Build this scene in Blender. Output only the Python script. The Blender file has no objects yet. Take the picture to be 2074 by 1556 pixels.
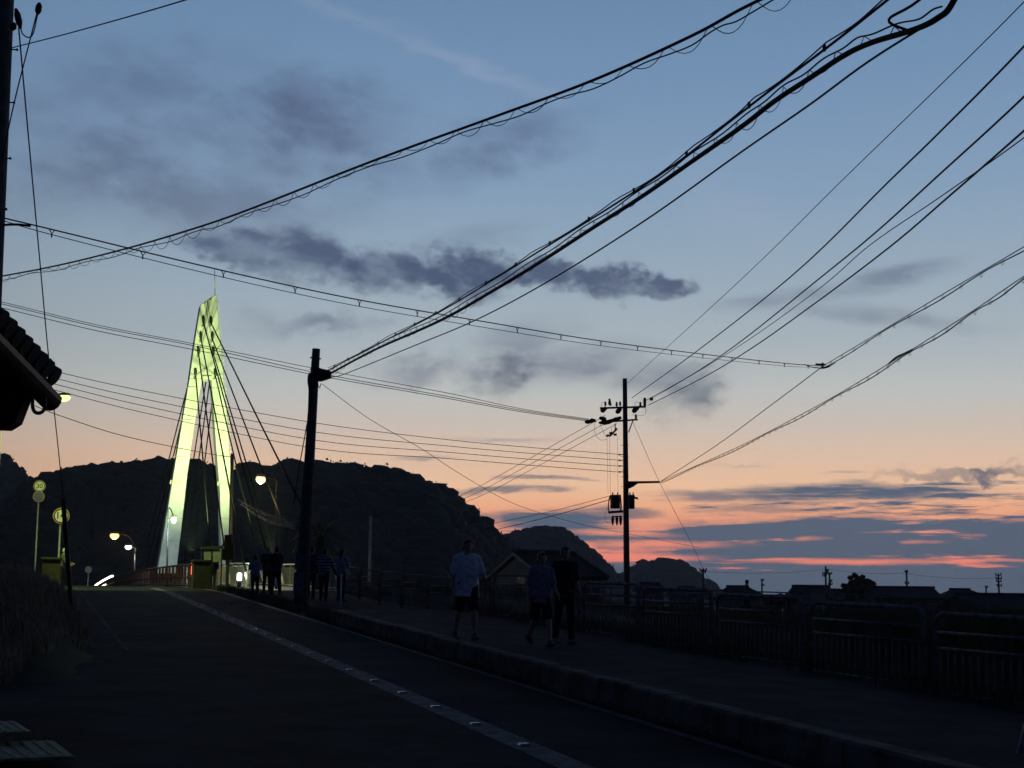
import bpy, bmesh, math, random
import numpy as np
from mathutils import Vector, Matrix

random.seed(7)
rng = np.random.default_rng(11)
SC = bpy.context.scene
COL = SC.collection
PI = math.pi

# ------------------------------------------------------------------ camera
# Eye of the photographer is the world origin; z is metres above eye level.
F, IW, IH = 3000.0, 2074.0, 1556.0
PITCH = math.atan((1208 - IH / 2) / F)
ROLL = 0.010
FW = Vector((0, math.cos(PITCH), math.sin(PITCH)))
R0 = Vector((1, 0, 0))
U0 = R0.cross(FW)
RV = R0 * math.cos(ROLL) + U0 * math.sin(ROLL)
UPV = U0 * math.cos(ROLL) - R0 * math.sin(ROLL)
cam = bpy.data.cameras.new('camera')
cam.sensor_width = 36
cam.lens = F / IW * 36
cam.clip_start = 0.1
cam.clip_end = 12000
camo = bpy.data.objects.new('camera', cam)
COL.objects.link(camo)
camo.matrix_world = Matrix((RV, UPV, -FW)).transposed().to_4x4()
SC.camera = camo


def ray(x, y):
    return FW + RV * ((x - IW / 2) / F) - UPV * ((y - IH / 2) / F)


def at(x, y, Y):
    """World point seen at (x, y) of the photograph whose ground distance ahead is Y metres."""
    d = ray(x, y)
    return d * (Y / d.y)


def azel(x, y):
    d = ray(x, y).normalized()
    return math.atan2(d.x, d.y), math.asin(d.z)


# ------------------------------------------------------------------ render / view
SC.view_settings.view_transform = 'Standard'
SC.view_settings.look = 'None'
SC.view_settings.exposure = 0.0
SC.view_settings.gamma = 1.0
SC.render.engine = 'CYCLES'
SC.cycles.use_denoising = True
SC.cycles.use_adaptive_sampling = True
SC.cycles.adaptive_threshold = 0.018
SC.cycles.adaptive_min_samples = 12
SC.cycles.max_bounces = 5
SC.cycles.diffuse_bounces = 2
SC.cycles.glossy_bounces = 2
SC.cycles.transmission_bounces = 2
SC.cycles.volume_bounces = 0
SC.cycles.sample_clamp_indirect = 4.0
SC.cycles.caustics_reflective = False
SC.cycles.caustics_refractive = False


def lin(r, g, b):
    def c(v):
        v /= 255.0
        return v / 12.92 if v <= 0.04045 else ((v + 0.055) / 1.055) ** 2.4
    return (c(r), c(g), c(b), 1.0)


# ------------------------------------------------------------------ sky
SUN_AZ = math.radians(14)
SKY_GAIN = 1.12
world = bpy.data.worlds.new('World')
SC.world = world
world.use_nodes = True
world.cycles.sampling_method = 'MANUAL'
world.cycles.sample_map_resolution = 256
NT = world.node_tree
for n in list(NT.nodes):
    NT.nodes.remove(n)


class NB:
    """Tiny helper for node graphs."""
    def __init__(self, nt):
        self.nt = nt

    def n(self, t, **kw):
        x = self.nt.nodes.new(t)
        for k, v in kw.items():
            setattr(x, k, v)
        return x

    def put(self, sock, v):
        if isinstance(v, bpy.types.NodeSocket):
            self.nt.links.new(v, sock)
        elif v is not None:
            sock.default_value = v

    def m(self, op, a, b=None, c=None, clamp=False):
        x = self.n('ShaderNodeMath', operation=op, use_clamp=clamp)
        self.put(x.inputs[0], a)
        if b is not None:
            self.put(x.inputs[1], b)
        if c is not None:
            self.put(x.inputs[2], c)
        return x.outputs[0]

    def vm(self, op, a, b=None):
        x = self.n('ShaderNodeVectorMath', operation=op)
        self.put(x.inputs[0], a)
        if b is not None:
            self.put(x.inputs[1], b)
        return x.outputs['Value'] if op in ('LENGTH', 'DOT_PRODUCT') else x.outputs[0]

    def rng(self, v, a, b, c=0.0, d=1.0, kind='SMOOTHSTEP'):
        x = self.n('ShaderNodeMapRange', interpolation_type=kind)
        for i, q in enumerate((v, a, b, c, d)):
            self.put(x.inputs[i], q)
        return x.outputs[0]

    def mix(self, f, a, b, blend='MIX'):
        x = self.n('ShaderNodeMix', data_type='RGBA', blend_type=blend)
        self.put(x.inputs['Factor'], f)
        self.put(x.inputs['A'], a) if False else self.put(x.inputs[6], a)
        self.put(x.inputs[7], b)
        return x.outputs[2]

    def noise(self, vec, scale, detail=4, rough=0.55, out=0, lac=2.0):
        x = self.n('ShaderNodeTexNoise')
        if vec is not None:
            self.put(x.inputs['Vector'], vec)
        x.inputs['Scale'].default_value = scale
        x.inputs['Detail'].default_value = detail
        x.inputs['Roughness'].default_value = rough
        x.inputs['Lacunarity'].default_value = lac
        return x.outputs[out]

    def xyz(self, x, y, z=0.0):
        c = self.n('ShaderNodeCombineXYZ')
        self.put(c.inputs[0], x)
        self.put(c.inputs[1], y)
        self.put(c.inputs[2], z)
        return c.outputs[0]

    def ramp(self, f, stops, interp='LINEAR'):
        r = self.n('ShaderNodeValToRGB')
        cr = r.color_ramp
        cr.interpolation = interp
        while len(cr.elements) < len(stops):
            cr.elements.new(0.5)
        for e, (p, c) in zip(cr.elements, stops):
            e.position = p
            e.color = c
        self.put(r.inputs[0], f)
        return r.outputs[0]


def build_sky():
    b = NB(NT)
    tc = b.n('ShaderNodeTexCoord')
    sep = b.n('ShaderNodeSeparateXYZ')
    NT.links.new(tc.outputs['Generated'], sep.inputs[0])
    X, Y, Z = sep.outputs
    el = b.m('ARCSINE', Z)
    az = b.m('ARCTAN2', X, Y)

    def E(y):
        return azel(1037, y)[1]
    half = PI / 2
    # clear-sky colour over elevation on the sunset side
    west = [(0.0, lin(196, 96, 92)), (E(1150), lin(250, 138, 120)), (E(1080), lin(254, 158, 128)),
            (E(1030), lin(255, 182, 140)), (E(985), lin(254, 206, 168)), (E(930), lin(238, 204, 177)),
            (E(870), lin(214, 199, 186)), (E(800), lin(194, 197, 194)), (E(700), lin(170, 182, 189)),
            (E(560), lin(151, 170, 186)), (E(380), lin(130, 156, 183)), (E(180), lin(114, 143, 176)),
            (E(0), lin(103, 134, 167)), (0.48, lin(70, 98, 140)), (0.60, lin(36, 55, 90)), (0.80, lin(19, 30, 55)), (1.1, lin(11, 18, 36)), (half, lin(9, 15, 34))]
    west = [(max(0, e) / half, c) for e, c in west]
    east = [(0.0, lin(18, 26, 48)), (0.15, lin(24, 35, 64)), (0.35, lin(21, 33, 62)), (0.6, lin(13, 22, 46)), (1.0, lin(9, 15, 34))]
    t = b.m('DIVIDE', el, half, clamp=True)
    cw = b.ramp(t, west)
    ce = b.ramp(t, east)
    sd = Vector((math.sin(SUN_AZ), math.cos(SUN_AZ), 0))
    hl = b.m('MAXIMUM', b.m('POWER', b.m('ADD', b.m('MULTIPLY', X, X), b.m('MULTIPLY', Y, Y)), 0.5), 0.001)
    ca = b.m('DIVIDE', b.m('ADD', b.m('MULTIPLY', X, sd.x), b.m('MULTIPLY', Y, sd.y)), hl)
    wst = b.rng(ca, 0.1, 0.90)
    # the afterglow fades sideways from where the sun went down, most of all near the horizon
    side = b.rng(ca, 0.66, 0.97, b.rng(el, E(980), E(300), .40, .78, 'LINEAR'), 1.0)
    cw = b.mix(1.0, cw, b.xyz(side, side, side), 'MULTIPLY')
    clear = b.mix(wst, ce, cw)

    # ---------- clouds, in angular coordinates (azimuth, elevation)
    ae = b.xyz(az, el, 0.0)
    n1 = b.vm('SUBTRACT', b.noise(b.xyz(az, b.m('MULTIPLY', el, 1.6)), 26, 6, 0.6, out=1), (0.5, 0.5, 0.5))
    n2 = b.vm('SUBTRACT', b.noise(b.xyz(az, b.m('MULTIPLY', el, 1.3), 3.0), 95, 5, 0.6, out=1), (0.5, 0.5, 0.5))
    d1 = b.vm('MULTIPLY', n1, (0.075, 0.036, 0))
    d2 = b.vm('MULTIPLY', n2, (0.019, 0.016, 0))
    puff = b.vm('ADD', ae, b.vm('ADD', d1, d2))                     # ragged clouds
    nl = b.vm('SUBTRACT', b.noise(b.xyz(b.m('MULTIPLY', az, 0.28), el, 1.0), 75, 6, 0.62, out=1), (0.5, 0.5, 0.5))
    layer2 = b.vm('ADD', ae, b.vm('MULTIPLY', nl, (0.07, 0.0035, 0)))
    layer = b.vm('ADD', ae, b.vm('MULTIPLY', nl, (0.07, 0.012, 0)))  # stretched streaks

    def patch(vec, x, y, rx, ry, rot=0.0, dens=1.0, soft=0.55):
        a, e = azel(x, y)
        mp = b.n('ShaderNodeMapping', vector_type='TEXTURE')
        NT.links.new(vec, mp.inputs[0])
        mp.inputs['Location'].default_value = (a, e, 0)
        mp.inputs['Rotation'].default_value = (0, 0, math.radians(rot))
        mp.inputs['Scale'].default_value = (rx / F, ry / F, 1)
        d = b.vm('LENGTH', mp.outputs[0])
        return b.rng(d, 1.0 + soft * 0.45, 1.0 - soft, 0.0, dens)

    def union(ms):
        o = ms[0]
        for q in ms[1:]:
            o = b.m('MAXIMUM', o, q)
        return o

    soft = [patch(puff, *p) for p in (
        (270, 170, 260, 95, 12, .62, 1), (620, 250, 260, 105, -6, .95, 1), (210, 320, 380, 100, 12, .80, 1),
        (330, 400, 420, 85, 0, .75, 1), (590, 345, 380, 70, 4, .65, 1), (1010, 295, 190, 60, 16, .72, 1),
        (60, 250, 190, 100, 0, .5, 1), (630, 655, 150, 30, 3, .7, 1), (860, 752, 130, 34, 10, .62, 1))]
    soft += [patch(layer, *p) for p in (
        (1620, 600, 210, 20, 5, .6, 1), (1800, 558, 150, 20, 7, .72, 1), (1770, 640, 220, 20, -8, .6, 1),
        (1060, 690, 115, 46, 14, .55, 1), (1160, 738, 160, 46, 6, .78, 1), (1310, 765, 150, 40, 0, .6, 1),
        (960, 480, 120, 30, 10, .35, 1))]
    band = [patch(puff, *p) for p in (
        (480, 505, 100, 42, -8, .85, .6), (620, 520, 130, 52, -8, .95, .65), (770, 552, 140, 50, -8, 1, .62),
        (880, 572, 110, 40, -10, 1, .62), (965, 545, 110, 44, -4, 1, .6), (1090, 556, 110, 36, -6, .95, .62),
        (1230, 568, 110, 32, -5, .95, .62), (1335, 582, 62, 24, -8, .95, .65), (1015, 762, 78, 42, 16, .9, .8),
        (1395, 802, 80, 48, 8, .8, .9), (1940, 965, 190, 11, 1, .55, .7), (2030, 963, 90, 15, 1, .85, .6))]
    low = [patch(layer, *p) for p in (
        (1700, 999, 260, 21, 0, 1, .6), (1450, 1003, 150, 14, 0, .8, .7), (1130, 1052, 170, 27, 0, 1, .5),
        (1230, 1040, 120, 16, 0, .8, .6), (1600, 1072, 290, 34, 0, 1, .5), (1840, 1104, 330, 40, -1, 1, .5),
        (1450, 1118, 140, 16, 0, .9, .6), (2020, 1072, 160, 22, 2, .95, .6), (1090, 967, 130, 6, 0, .75, .8),
        (1040, 992, 130, 8, 3, .75, .7), (1120, 990, 50, 7, 0, .7, .7), (1010, 888, 110, 5, -1, .35, .9),
        (1800, 1150, 420, 16, 0, 1, .5), (1250, 1105, 60, 10, 0, .85, .6), (1180, 1088, 120, 10, 0, .8, .6),
        (1290, 1145, 130, 12, 0, .95, .5), (1470, 943, 60, 4, 0, .45, .8), (1700, 960, 40, 4, 0, .4, .8),
        (870, 930, 60, 5, 0, .5, .8), (1560, 1030, 160, 12, 0, .6, .8))]
    bank = b.rng(b.m('ADD', el, b.m('MULTIPLY', b.m('SUBTRACT', b.noise(b.xyz(b.m('MULTIPLY', az, .16), el, 6.0), 90, 5, .6), .5), 0.020)), E(1146), E(1166))
    # thin gap in the bank above the town that lets the afterglow through
    gap = union([patch(layer2, 1720, 1138, 200, 6.5, 0, .95, .9), patch(layer2, 1600, 1134, 130, 3.5, 1, .9, .9), patch(layer2, 2000, 1136, 110, 3.5, 0, .7, .9), patch(layer2, 1260, 1128, 170, 8, 0, .9, .9),
                 patch(layer2, 1330, 1102, 150, 9, 0, .9, .9), patch(layer2, 1640, 1092, 36, 5, 0, .6, 1.0), patch(layer2, 1870, 1098, 36, 4, 0, .5, 1.0), patch(layer2, 1250, 1080, 120, 7, -2, .8, .9)])
    # broken streaks of low cloud, thicker toward the horizon
    strk = b.noise(b.xyz(b.m('MULTIPLY', az, 9.0), b.m('MULTIPLY', el, 110.0), 2.0), 1.0, 6, .62)
    bias = b.ramp(b.rng(el, E(1220), E(880), 0, 1, 'LINEAR'), [((1220 - y) / 340, (v, v, v, 1)) for y, v in (
        (1220, .95), (1165, .85), (1150, .64), (1138, .60), (1122, .58), (1100, .62), (1065, .62), (1042, .46), (1015, .44), (996, .47), (975, .34), (950, .30), (890, .2))])
    right = b.rng(az, azel(1050, 1100)[0], azel(1700, 1100)[0], -.12, .07)
    strm = b.rng(b.m('ADD', b.m('ADD', strk, bias), right), 1.0, 1.10)
    lowp = b.m('MULTIPLY', union(low), b.rng(strk, .34, .52, .12, 1.0))
    allsoft = union(soft)
    allband = union(band)
    lowm = b.m('MULTIPLY', union([lowp, strm, bank]), b.m('SUBTRACT', 1.0, gap))
    # the low cloud sheet and afterglow go on all round the western horizon
    tex = b.noise(b.xyz(az, b.m('ADD', b.m('MULTIPLY', el, 1.9), b.m('MULTIPLY', az, .25)), 9.0), 17, 6, .58)
    grain = b.rng(tex, .34, .62, .40, 1.0)
    hi = b.mix(b.rng(el, E(700), E(200)), lin(104, 115, 136), lin(84, 100, 130))
    dark = b.mix(b.rng(el, E(900), E(480)), lin(94, 104, 122), lin(74, 88, 116))
    lowc = b.mix(b.rng(el, E(1200), E(1000)), lin(84, 101, 120), lin(90, 105, 126))
    c = b.mix(b.m('MULTIPLY', allsoft, b.m('MULTIPLY', grain, wst)), clear, hi)
    c = b.mix(b.m('MULTIPLY', allband, b.m('MULTIPLY', b.rng(tex, .36, .54, .62, 1.0), wst)), c, dark)
    c = b.mix(b.m('MULTIPLY', lowm, wst), c, lowc)
    # faint pale cirrus streaks
    cir = union([patch(layer, 960, 135, 200, 16, -19, .2, 1.0), patch(layer, 1490, 430, 150, 60, -35, .10, 1.0), patch(layer, 700, 30, 160, 16, -14, .12, 1.0)])
    c = b.mix(b.m('MULTIPLY', cir, wst), c, lin(176, 178, 196))
    below = b.rng(Z, -0.02, 0.0)
    c = b.mix(below, lin(26, 30, 38), c)
    # physical twilight sky adds a little of its own glow
    st = b.n('ShaderNodeTexSky', sky_type='NISHITA')
    st.sun_disc = False
    st.sun_elevation = math.radians(1.0)
    st.sun_rotation = SUN_AZ
    st.altitude = 0
    st.air_density = 1.0
    st.dust_density = 1.5
    bg1 = b.n('ShaderNodeBackground')
    NT.links.new(c, bg1.inputs['Color'])
    bg1.inputs['Strength'].default_value = SKY_GAIN
    bg2 = b.n('ShaderNodeBackground')
    NT.links.new(st.outputs[0], bg2.inputs['Color'])
    bg2.inputs['Strength'].default_value = 0.0008
    add = b.n('ShaderNodeAddShader')
    NT.links.new(bg1.outputs[0], add.inputs[0])
    NT.links.new(bg2.outputs[0], add.inputs[1])
    out = b.n('ShaderNodeOutputWorld')
    NT.links.new(add.outputs[0], out.inputs['Surface'])


build_sky()

# the sun has just gone down: only a trace of warm light still grazes in from the west
sun = bpy.data.lights.new('sun', 'SUN')
sun.energy = 0.012
sun.angle = math.radians(12)
sun.color = (1.0, 0.62, 0.42)
suno = bpy.data.objects.new('sun', sun)
COL.objects.link(suno)
sdir = Vector((math.sin(SUN_AZ), math.cos(SUN_AZ), math.tan(math.radians(1.0)))).normalized()
suno.rotation_euler = sdir.to_track_quat('Z', 'Y').to_euler()

# ------------------------------------------------------------------ materials
MATS = {}


def mat(name, col, rough=0.75, var=0.25, scale=6.0, metal=0.0, bump=0.0, bscale=40.0, col2=None, emit=None, estr=0.0, spec=0.4):
    if name in MATS:
        return MATS[name]
    m = bpy.data.materials.new(name)
    m.use_nodes = True
    nt = m.node_tree
    b = NB(nt)
    p = nt.nodes['Principled BSDF']
    tc = b.n('ShaderNodeTexCoord')
    if len(col) == 3:
        col = (*col, 1)
    c2 = tuple(list(col2) + [1])[:4] if col2 else tuple(max(0, v * (1 - var)) for v in col[:3]) + (1,)
    c1 = tuple(min(1, v * (1 + var * .6)) for v in col[:3]) + (1,) if not col2 else col
    f = b.rng(b.noise(tc.outputs['Object'], scale, 6, .62), .33, .67)
    b.put(p.inputs['Base Color'], b.mix(f, c1, c2))
    p.inputs['Roughness'].default_value = rough
    p.inputs['Metallic'].default_value = metal
    p.inputs['Specular IOR Level'].default_value = spec
    if bump:
        bp = b.n('ShaderNodeBump')
        bp.inputs['Strength'].default_value = bump
        bp.inputs['Distance'].default_value = 0.02
        b.put(bp.inputs['Height'], b.noise(tc.outputs['Object'], bscale, 5, .6))
        b.put(p.inputs['Normal'], bp.outputs[0])
    if emit:
        p.inputs['Emission Color'].default_value = (*emit, 1)
        p.inputs['Emission Strength'].default_value = estr
    MATS[name] = m
    return m


M_ASPHALT = mat('asphalt', (.034, .036, .042), .86, .5, .7, bump=.6, bscale=60, spec=.03)
M_WALK = mat('sidewalk_asphalt', (.052, .053, .060), .9, .35, 1.2, bump=.5, bscale=50, spec=.03)
M_PAINT = mat('worn_road_paint', (.20, .20, .205), .8, .6, 5, bump=.3, bscale=80, col2=(.06, .06, .065), spec=.12)
M_EDGEP = mat('edge_paint', (.17, .17, .17), .7, .6, 9, col2=(.06, .06, .06), spec=.12)
M_CONC = mat('kerb_concrete', (.15, .145, .135), .9, .45, 2.5, bump=.6, bscale=25, col2=(.045, .04, .034), spec=.12)
M_POLE = mat('pole_concrete', (.11, .11, .105), .85, .3, 5, bump=.2, bscale=40)
M_STEEL = mat('galvanised_steel', (.26, .27, .28), .5, .25, 8, metal=.5)
M_RAIL = mat('fence_paint', (.27, .265, .26), .85, .4, 6, col2=(.14, .12, .10), spec=.06)
M_BLACK = mat('black_rubber', (.012, .012, .013), .6, .2, 8)
M_DARKM = mat('dark_iron', (.035, .036, .038), .55, .3, 10)
M_INS = mat('insulator', (.05, .045, .045), .35, .2, 12)
M_RED = mat('red_railing_paint', (.12, .042, .03), .7, .35, 8)
M_TOWER = mat('tower_paint', (.74, .76, .72), .5, .10, 1.1, col2=(.56, .58, .53))
M_WHITE = mat('white_paint', (.72, .72, .70), .5, .15, 6)
M_GREYP = mat('grey_paint', (.35, .36, .36), .5, .2, 6)
M_GRASS = mat('grass_blade', (.055, .075, .022), .8, .5, .5, col2=(.10, .085, .035))
M_DRY = mat('dry_grass', (.46, .37, .22), .9, .4, 1.2, col2=(.25, .20, .11))
M_LEAF = mat('forest_leaf', (.034, .046, .020), .9, .5, .08, col2=(.018, .026, .012), spec=.12)
M_LEAFT = mat('garden_leaf', (.05, .07, .03), .8, .4, .6)
M_BARK = mat('bark', (.08, .06, .045), .9, .4, 5, bump=.5)
M_SOIL = mat('grassy_ground', (.045, .055, .024), .95, .5, .35, bump=.6, bscale=6, col2=(.075, .065, .035), spec=.12)
M_HILL = mat('hill_soil', (.03, .038, .018), .95, .4, .02, spec=.12)
M_TILE = mat('roof_tile', (.055, .057, .062), .45, .3, 9, bump=.15)
M_WALLP = mat('plaster_wall', (.22, .215, .20), .9, .2, 1.2)
M_WALLD = mat('dark_timber_wall', (.10, .085, .07), .85, .3, 2.0)
M_ROOFD = mat('far_roof_tile', (.045, .045, .05), .85, .25, 1.5, spec=.12)
M_GLASS = mat('window_glass', (.03, .035, .04), .35, .2, 2, spec=.8)
M_WATER = mat('river_water', (.012, .016, .018), .08, .2, .2, bump=.15, bscale=1.5, spec=.6)
M_ROCK = mat('skin', (.45, .29, .21), .6, .1, 10)
M_HAIR = mat('black_hair', (.012, .010, .009), .5, .3, 60)


class MB:
    def __init__(self):
        self.v = []
        self.f = []

    def add(self, vs, fs):
        o = len(self.v)
        self.v += [tuple(q) for q in vs]
        self.f += [tuple(i + o for i in q) for q in fs]
        return self

    def box(self, c, s, rot=None):
        c = Vector(c)
        vs = []
        for dz in (-.5, .5):
            for dx, dy in ((-.5, -.5), (.5, -.5), (.5, .5), (-.5, .5)):
                p = Vector((dx * s[0], dy * s[1], dz * s[2]))
                if rot is not None:
                    p = rot @ p
                vs.append(c + p)
        return self.add(vs, [(3, 2, 1, 0), (4, 5, 6, 7), (0, 1, 5, 4), (1, 2, 6, 5), (2, 3, 7, 6), (3, 0, 4, 7)])

    def tube(self, pts, r, n=6, cap=True):
        pts = [Vector(p) for p in pts]
        k = len(pts)
        rs = r if isinstance(r, (list, tuple)) else [r] * k
        vs, fs = [], []
        ref = None
        for i in range(k):
            t = (pts[min(i + 1, k - 1)] - pts[max(i - 1, 0)])
            t = t.normalized() if t.length > 1e-9 else Vector((0, 0, 1))
            if ref is None:
                ref = t.orthogonal().normalized()
            else:
                ref = (ref - t * ref.dot(t))
                ref = ref.normalized() if ref.length > 1e-6 else t.orthogonal().normalized()
            bi = t.cross(ref)
            for j in range(n):
                a = 2 * PI * j / n
                vs.append(pts[i] + (ref * math.cos(a) + bi * math.sin(a)) * rs[i])
        for i in range(k - 1):
            for j in range(n):
                j2 = (j + 1) % n
                fs.append((i * n + j, i * n + j2, (i + 1) * n + j2, (i + 1) * n + j))
        if cap:
            fs.append(tuple(range(n - 1, -1, -1)))
            fs.append(tuple((k - 1) * n + j for j in range(n)))
        return self.add(vs, fs)

    def ball(self, c, r, nu=10, nv=7, rot=None):
        c = Vector(c)
        r = Vector(r) if not isinstance(r, (int, float)) else Vector((r, r, r))
        vs, fs = [], []
        for i in range(nv + 1):
            ph = PI * i / nv
            for j in range(nu):
                a = 2 * PI * j / nu
                p = Vector((math.sin(ph) * math.cos(a) * r.x, math.sin(ph) * math.sin(a) * r.y, math.cos(ph) * r.z))
                if rot is not None:
                    p = rot @ p
                vs.append(c + p)
        for i in range(nv):
            for j in range(nu):
                j2 = (j + 1) % nu
                fs.append((i * nu + j, (i + 1) * nu + j, (i + 1) * nu + j2, i * nu + j2))
        return self.add(vs, fs)

    def prism(self, poly, ext):
        """poly: 3D points of a planar outline; ext: extrusion vector (both ways half)."""
        ext = Vector(ext)
        n = len(poly)
        a = [Vector(p) - ext * .5 for p in poly]
        c = [Vector(p) + ext * .5 for p in poly]
        fs = [tuple(range(n - 1, -1, -1)), tuple(range(n, 2 * n))]
        for i in range(n):
            j = (i + 1) % n
            fs.append((i, j, n + j, n + i))
        return self.add(a + c, fs)

    def mesh(self, name):
        me = bpy.data.meshes.new(name)
        me.from_pydata(self.v, [], self.f)
        bm = bmesh.new()
        bm.from_mesh(me)
        bmesh.ops.recalc_face_normals(bm, faces=bm.faces)
        bm.to_mesh(me)
        bm.free()
        me.update()
        return me

    def build(self, name, m, parent=None, smooth=False, bevel=0.0):
        me = self.mesh(name)
        me.materials.append(m)
        if smooth:
            for p in me.polygons:
                p.use_smooth = True
        return place(name, me, parent, bevel=bevel)


def place(name, me, parent=None, mw=None, bevel=0.0):
    o = bpy.data.objects.new(name, me)
    COL.objects.link(o)
    if parent is not None:
        o.parent = parent
        if mw is None:
            o.matrix_parent_inverse = WM[parent.name].inverted() if parent.name in WM else Matrix.Identity(4)
        else:
            o.matrix_basis = mw
    elif mw is not None:
        o.matrix_basis = mw
    if bevel:
        bv = o.modifiers.new('bevel', 'BEVEL')
        bv.width = bevel
        bv.segments = 2
        bv.limit_method = 'ANGLE'
    return o


WM = {}   # world matrices of the Empties, so that parts can be given in world coordinates


def tag(o, label=None, cat=None, group=None, kind=None):
    if label:
        o['label'] = label
    if cat:
        o['category'] = cat
    if group:
        o['group'] = group
    if kind:
        o['kind'] = kind
    return o


def thing(name, loc, label, cat, group=None, rz=0.0):
    o = bpy.data.objects.new(name, None)
    COL.objects.link(o)
    mw = Matrix.Translation(Vector(loc)) @ Matrix.Rotation(rz, 4, 'Z')
    o.matrix_basis = mw
    WM[o.name] = mw
    o.empty_display_size = .3
    return tag(o, label, cat, group)


def light(name, kind, loc, energy, col, parent=None, radius=.08, target=None, angle=60, blend=.4):
    l = bpy.data.lights.new(name, kind)
    l.energy = energy
    l.color = col
    l.shadow_soft_size = radius
    o = bpy.data.objects.new(name, l)
    COL.objects.link(o)
    mw = Matrix.Translation(Vector(loc))
    if kind == 'SPOT':
        l.spot_size = math.radians(angle)
        l.spot_blend = blend
        mw = mw @ (Vector(loc) - Vector(target)).to_track_quat('Z', 'Y').to_matrix().to_4x4()
    if parent is not None:
        o.parent = parent
        if parent.name in WM:
            o.matrix_parent_inverse = WM[parent.name].inverted()
    o.matrix_basis = mw
    return o


# ------------------------------------------------------------------ the road frame
EYE = 2.0                                              # camera above the road plane
Dv = ray(68, 1082).normalized()
GRADE = Dv.z / math.hypot(Dv.x, Dv.y)
DH = Vector((Dv.x, Dv.y, 0)).normalized()              # along the road, horizontal
UH = Vector((DH.y, -DH.x, 0))                          # to the right of the road
PROF = [(-60, -1.2), (0, -1.2)]
LOW = -3.4
KNOTS = [(-40, -2.0 - 40 * GRADE), (0, -2.0 * math.sqrt(1 + GRADE ** 2)), (56, -2.0 * math.sqrt(1 + GRADE ** 2) + 56 * GRADE), (63, .19), (75, .30), (90, .38),
         (105, .42), (120, .42), (135, .34), (150, .08), (165, -.28), (185, -1.0), (215, -2.2), (260, -3.0), (400, -3.2)]


def road_z(s):
    for (a, za), (b_, zb) in zip(KNOTS, KNOTS[1:]):
        if s <= b_:
            t = (s - a) / (b_ - a)
            return za + (zb - za) * t
    return KNOTS[-1][1]


def RP(s, u, h=0.0):
    return DH * s + UH * u + Vector((0, 0, road_z(s) + h))


def su(P):
    return P.x * DH.x + P.y * DH.y, P.x * UH.x + P.y * UH.y


def sheet(name, m, srange, ulist, step=1.0, parent=None, h=0.0):
    """A strip along the road: ulist = [(u, extra height), ...] across."""
    mb = MB()
    n = max(2, int((srange[1] - srange[0]) / step) + 1)
    ss = np.linspace(srange[0], srange[1], n)
    vs = []
    for s in ss:
        for (u, e) in ulist:
            vs.append(RP(s, u, h + e))
    k = len(ulist)
    fs = [(i * k + j, i * k + j + 1, (i + 1) * k + j + 1, (i + 1) * k + j) for i in range(n - 1) for j in range(k - 1)]
    mb.add(vs, fs)
    return mb.build(name, m, parent)


def smooth01(t):
    t = max(0.0, min(1.0, t))
    return t * t * (3 - 2 * t)


LEV_A, LEV_B = at(900, 1225, 74), at(2300, 1262, 84)     # levee path beyond the fence


def ground_z(x, y):
    s, u = x * DH.x + y * DH.y, x * UH.x + y * UH.y
    z = LOW
    # embankment that carries the road, cut off at the river bank
    if u < -5:
        w = smooth01((u + 14) / 9)
    elif u > 11.6:
        w = smooth01((18.5 - u) / 6.9)
    else:
        w = 1.0
    # open ground in front of the footbridge widens the bank
    wide = smooth01((s - 44) / 8)
    if u > 11.6:
        w = max(w, wide * smooth01((27 - u) / 8))
    w *= smooth01((66 - s) / 3.0) if s > 40 else 1.0
    w *= smooth01((s + 60) / 20)
    z = LOW + (min(road_z(min(s, 64)), .2) - .05 - LOW) * w
    # levee with a path
    d = Vector((LEV_B.x - LEV_A.x, LEV_B.y - LEV_A.y))
    L = d.length
    d /= L
    q = Vector((x - LEV_A.x, y - LEV_A.y))
    al = q.dot(d)
    ac = abs(q.x * d.y - q.y * d.x)
    wl = smooth01((6.5 - ac) / 4.5) * smooth01((al + 6) / 14)
    zl = LEV_A.z + (LEV_B.z - LEV_A.z) * al / L
    if al > L * 1.4:
        zl = LEV_A.z + (LEV_B.z - LEV_A.z) * 1.4
    z = max(z, LOW + (zl - LOW) * wl)
    return z


def build_ground():
    xs = np.unique(np.concatenate([np.linspace(-5000, -120, 14), np.linspace(-120, -40, 14), np.linspace(-40, 60, 101), np.linspace(60, 140, 28), np.linspace(140, 5000, 14)]))
    ys = np.unique(np.concatenate([np.linspace(-600, -30, 8), np.linspace(-30, 110, 141), np.linspace(110, 200, 20), np.linspace(200, 7000, 18)]))
    vs = [(x, y, ground_z(x, y)) for y in ys for x in xs]
    k = len(xs)
    fs = [(i * k + j, i * k + j + 1, (i + 1) * k + j + 1, (i + 1) * k + j) for i in range(len(ys) - 1) for j in range(k - 1)]
    o = MB().add(vs, fs).build('ground', M_SOIL, smooth=True)
    tag(o, 'dark grassy ground around the road and fields', kind='structure')


build_ground()
road = sheet('road', M_ASPHALT, (-25, 63), [(-3.6, -.02), (1.7, 0.0), (6.95, 0.0)], 1.0)
tag(road, 'dark asphalt road climbing to the bridge', kind='structure')
river = MB().add([RP(0, 0) * 0 + DH * s + UH * u + Vector((0, 0, LOW + .02)) for s, u in ((72, -300), (72, 120), (150, 120), (150, -300))], [(0, 1, 2, 3)]).build('river_water', M_WATER)
tag(river, 'dark river water under the bridges', kind='structure')

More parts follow.
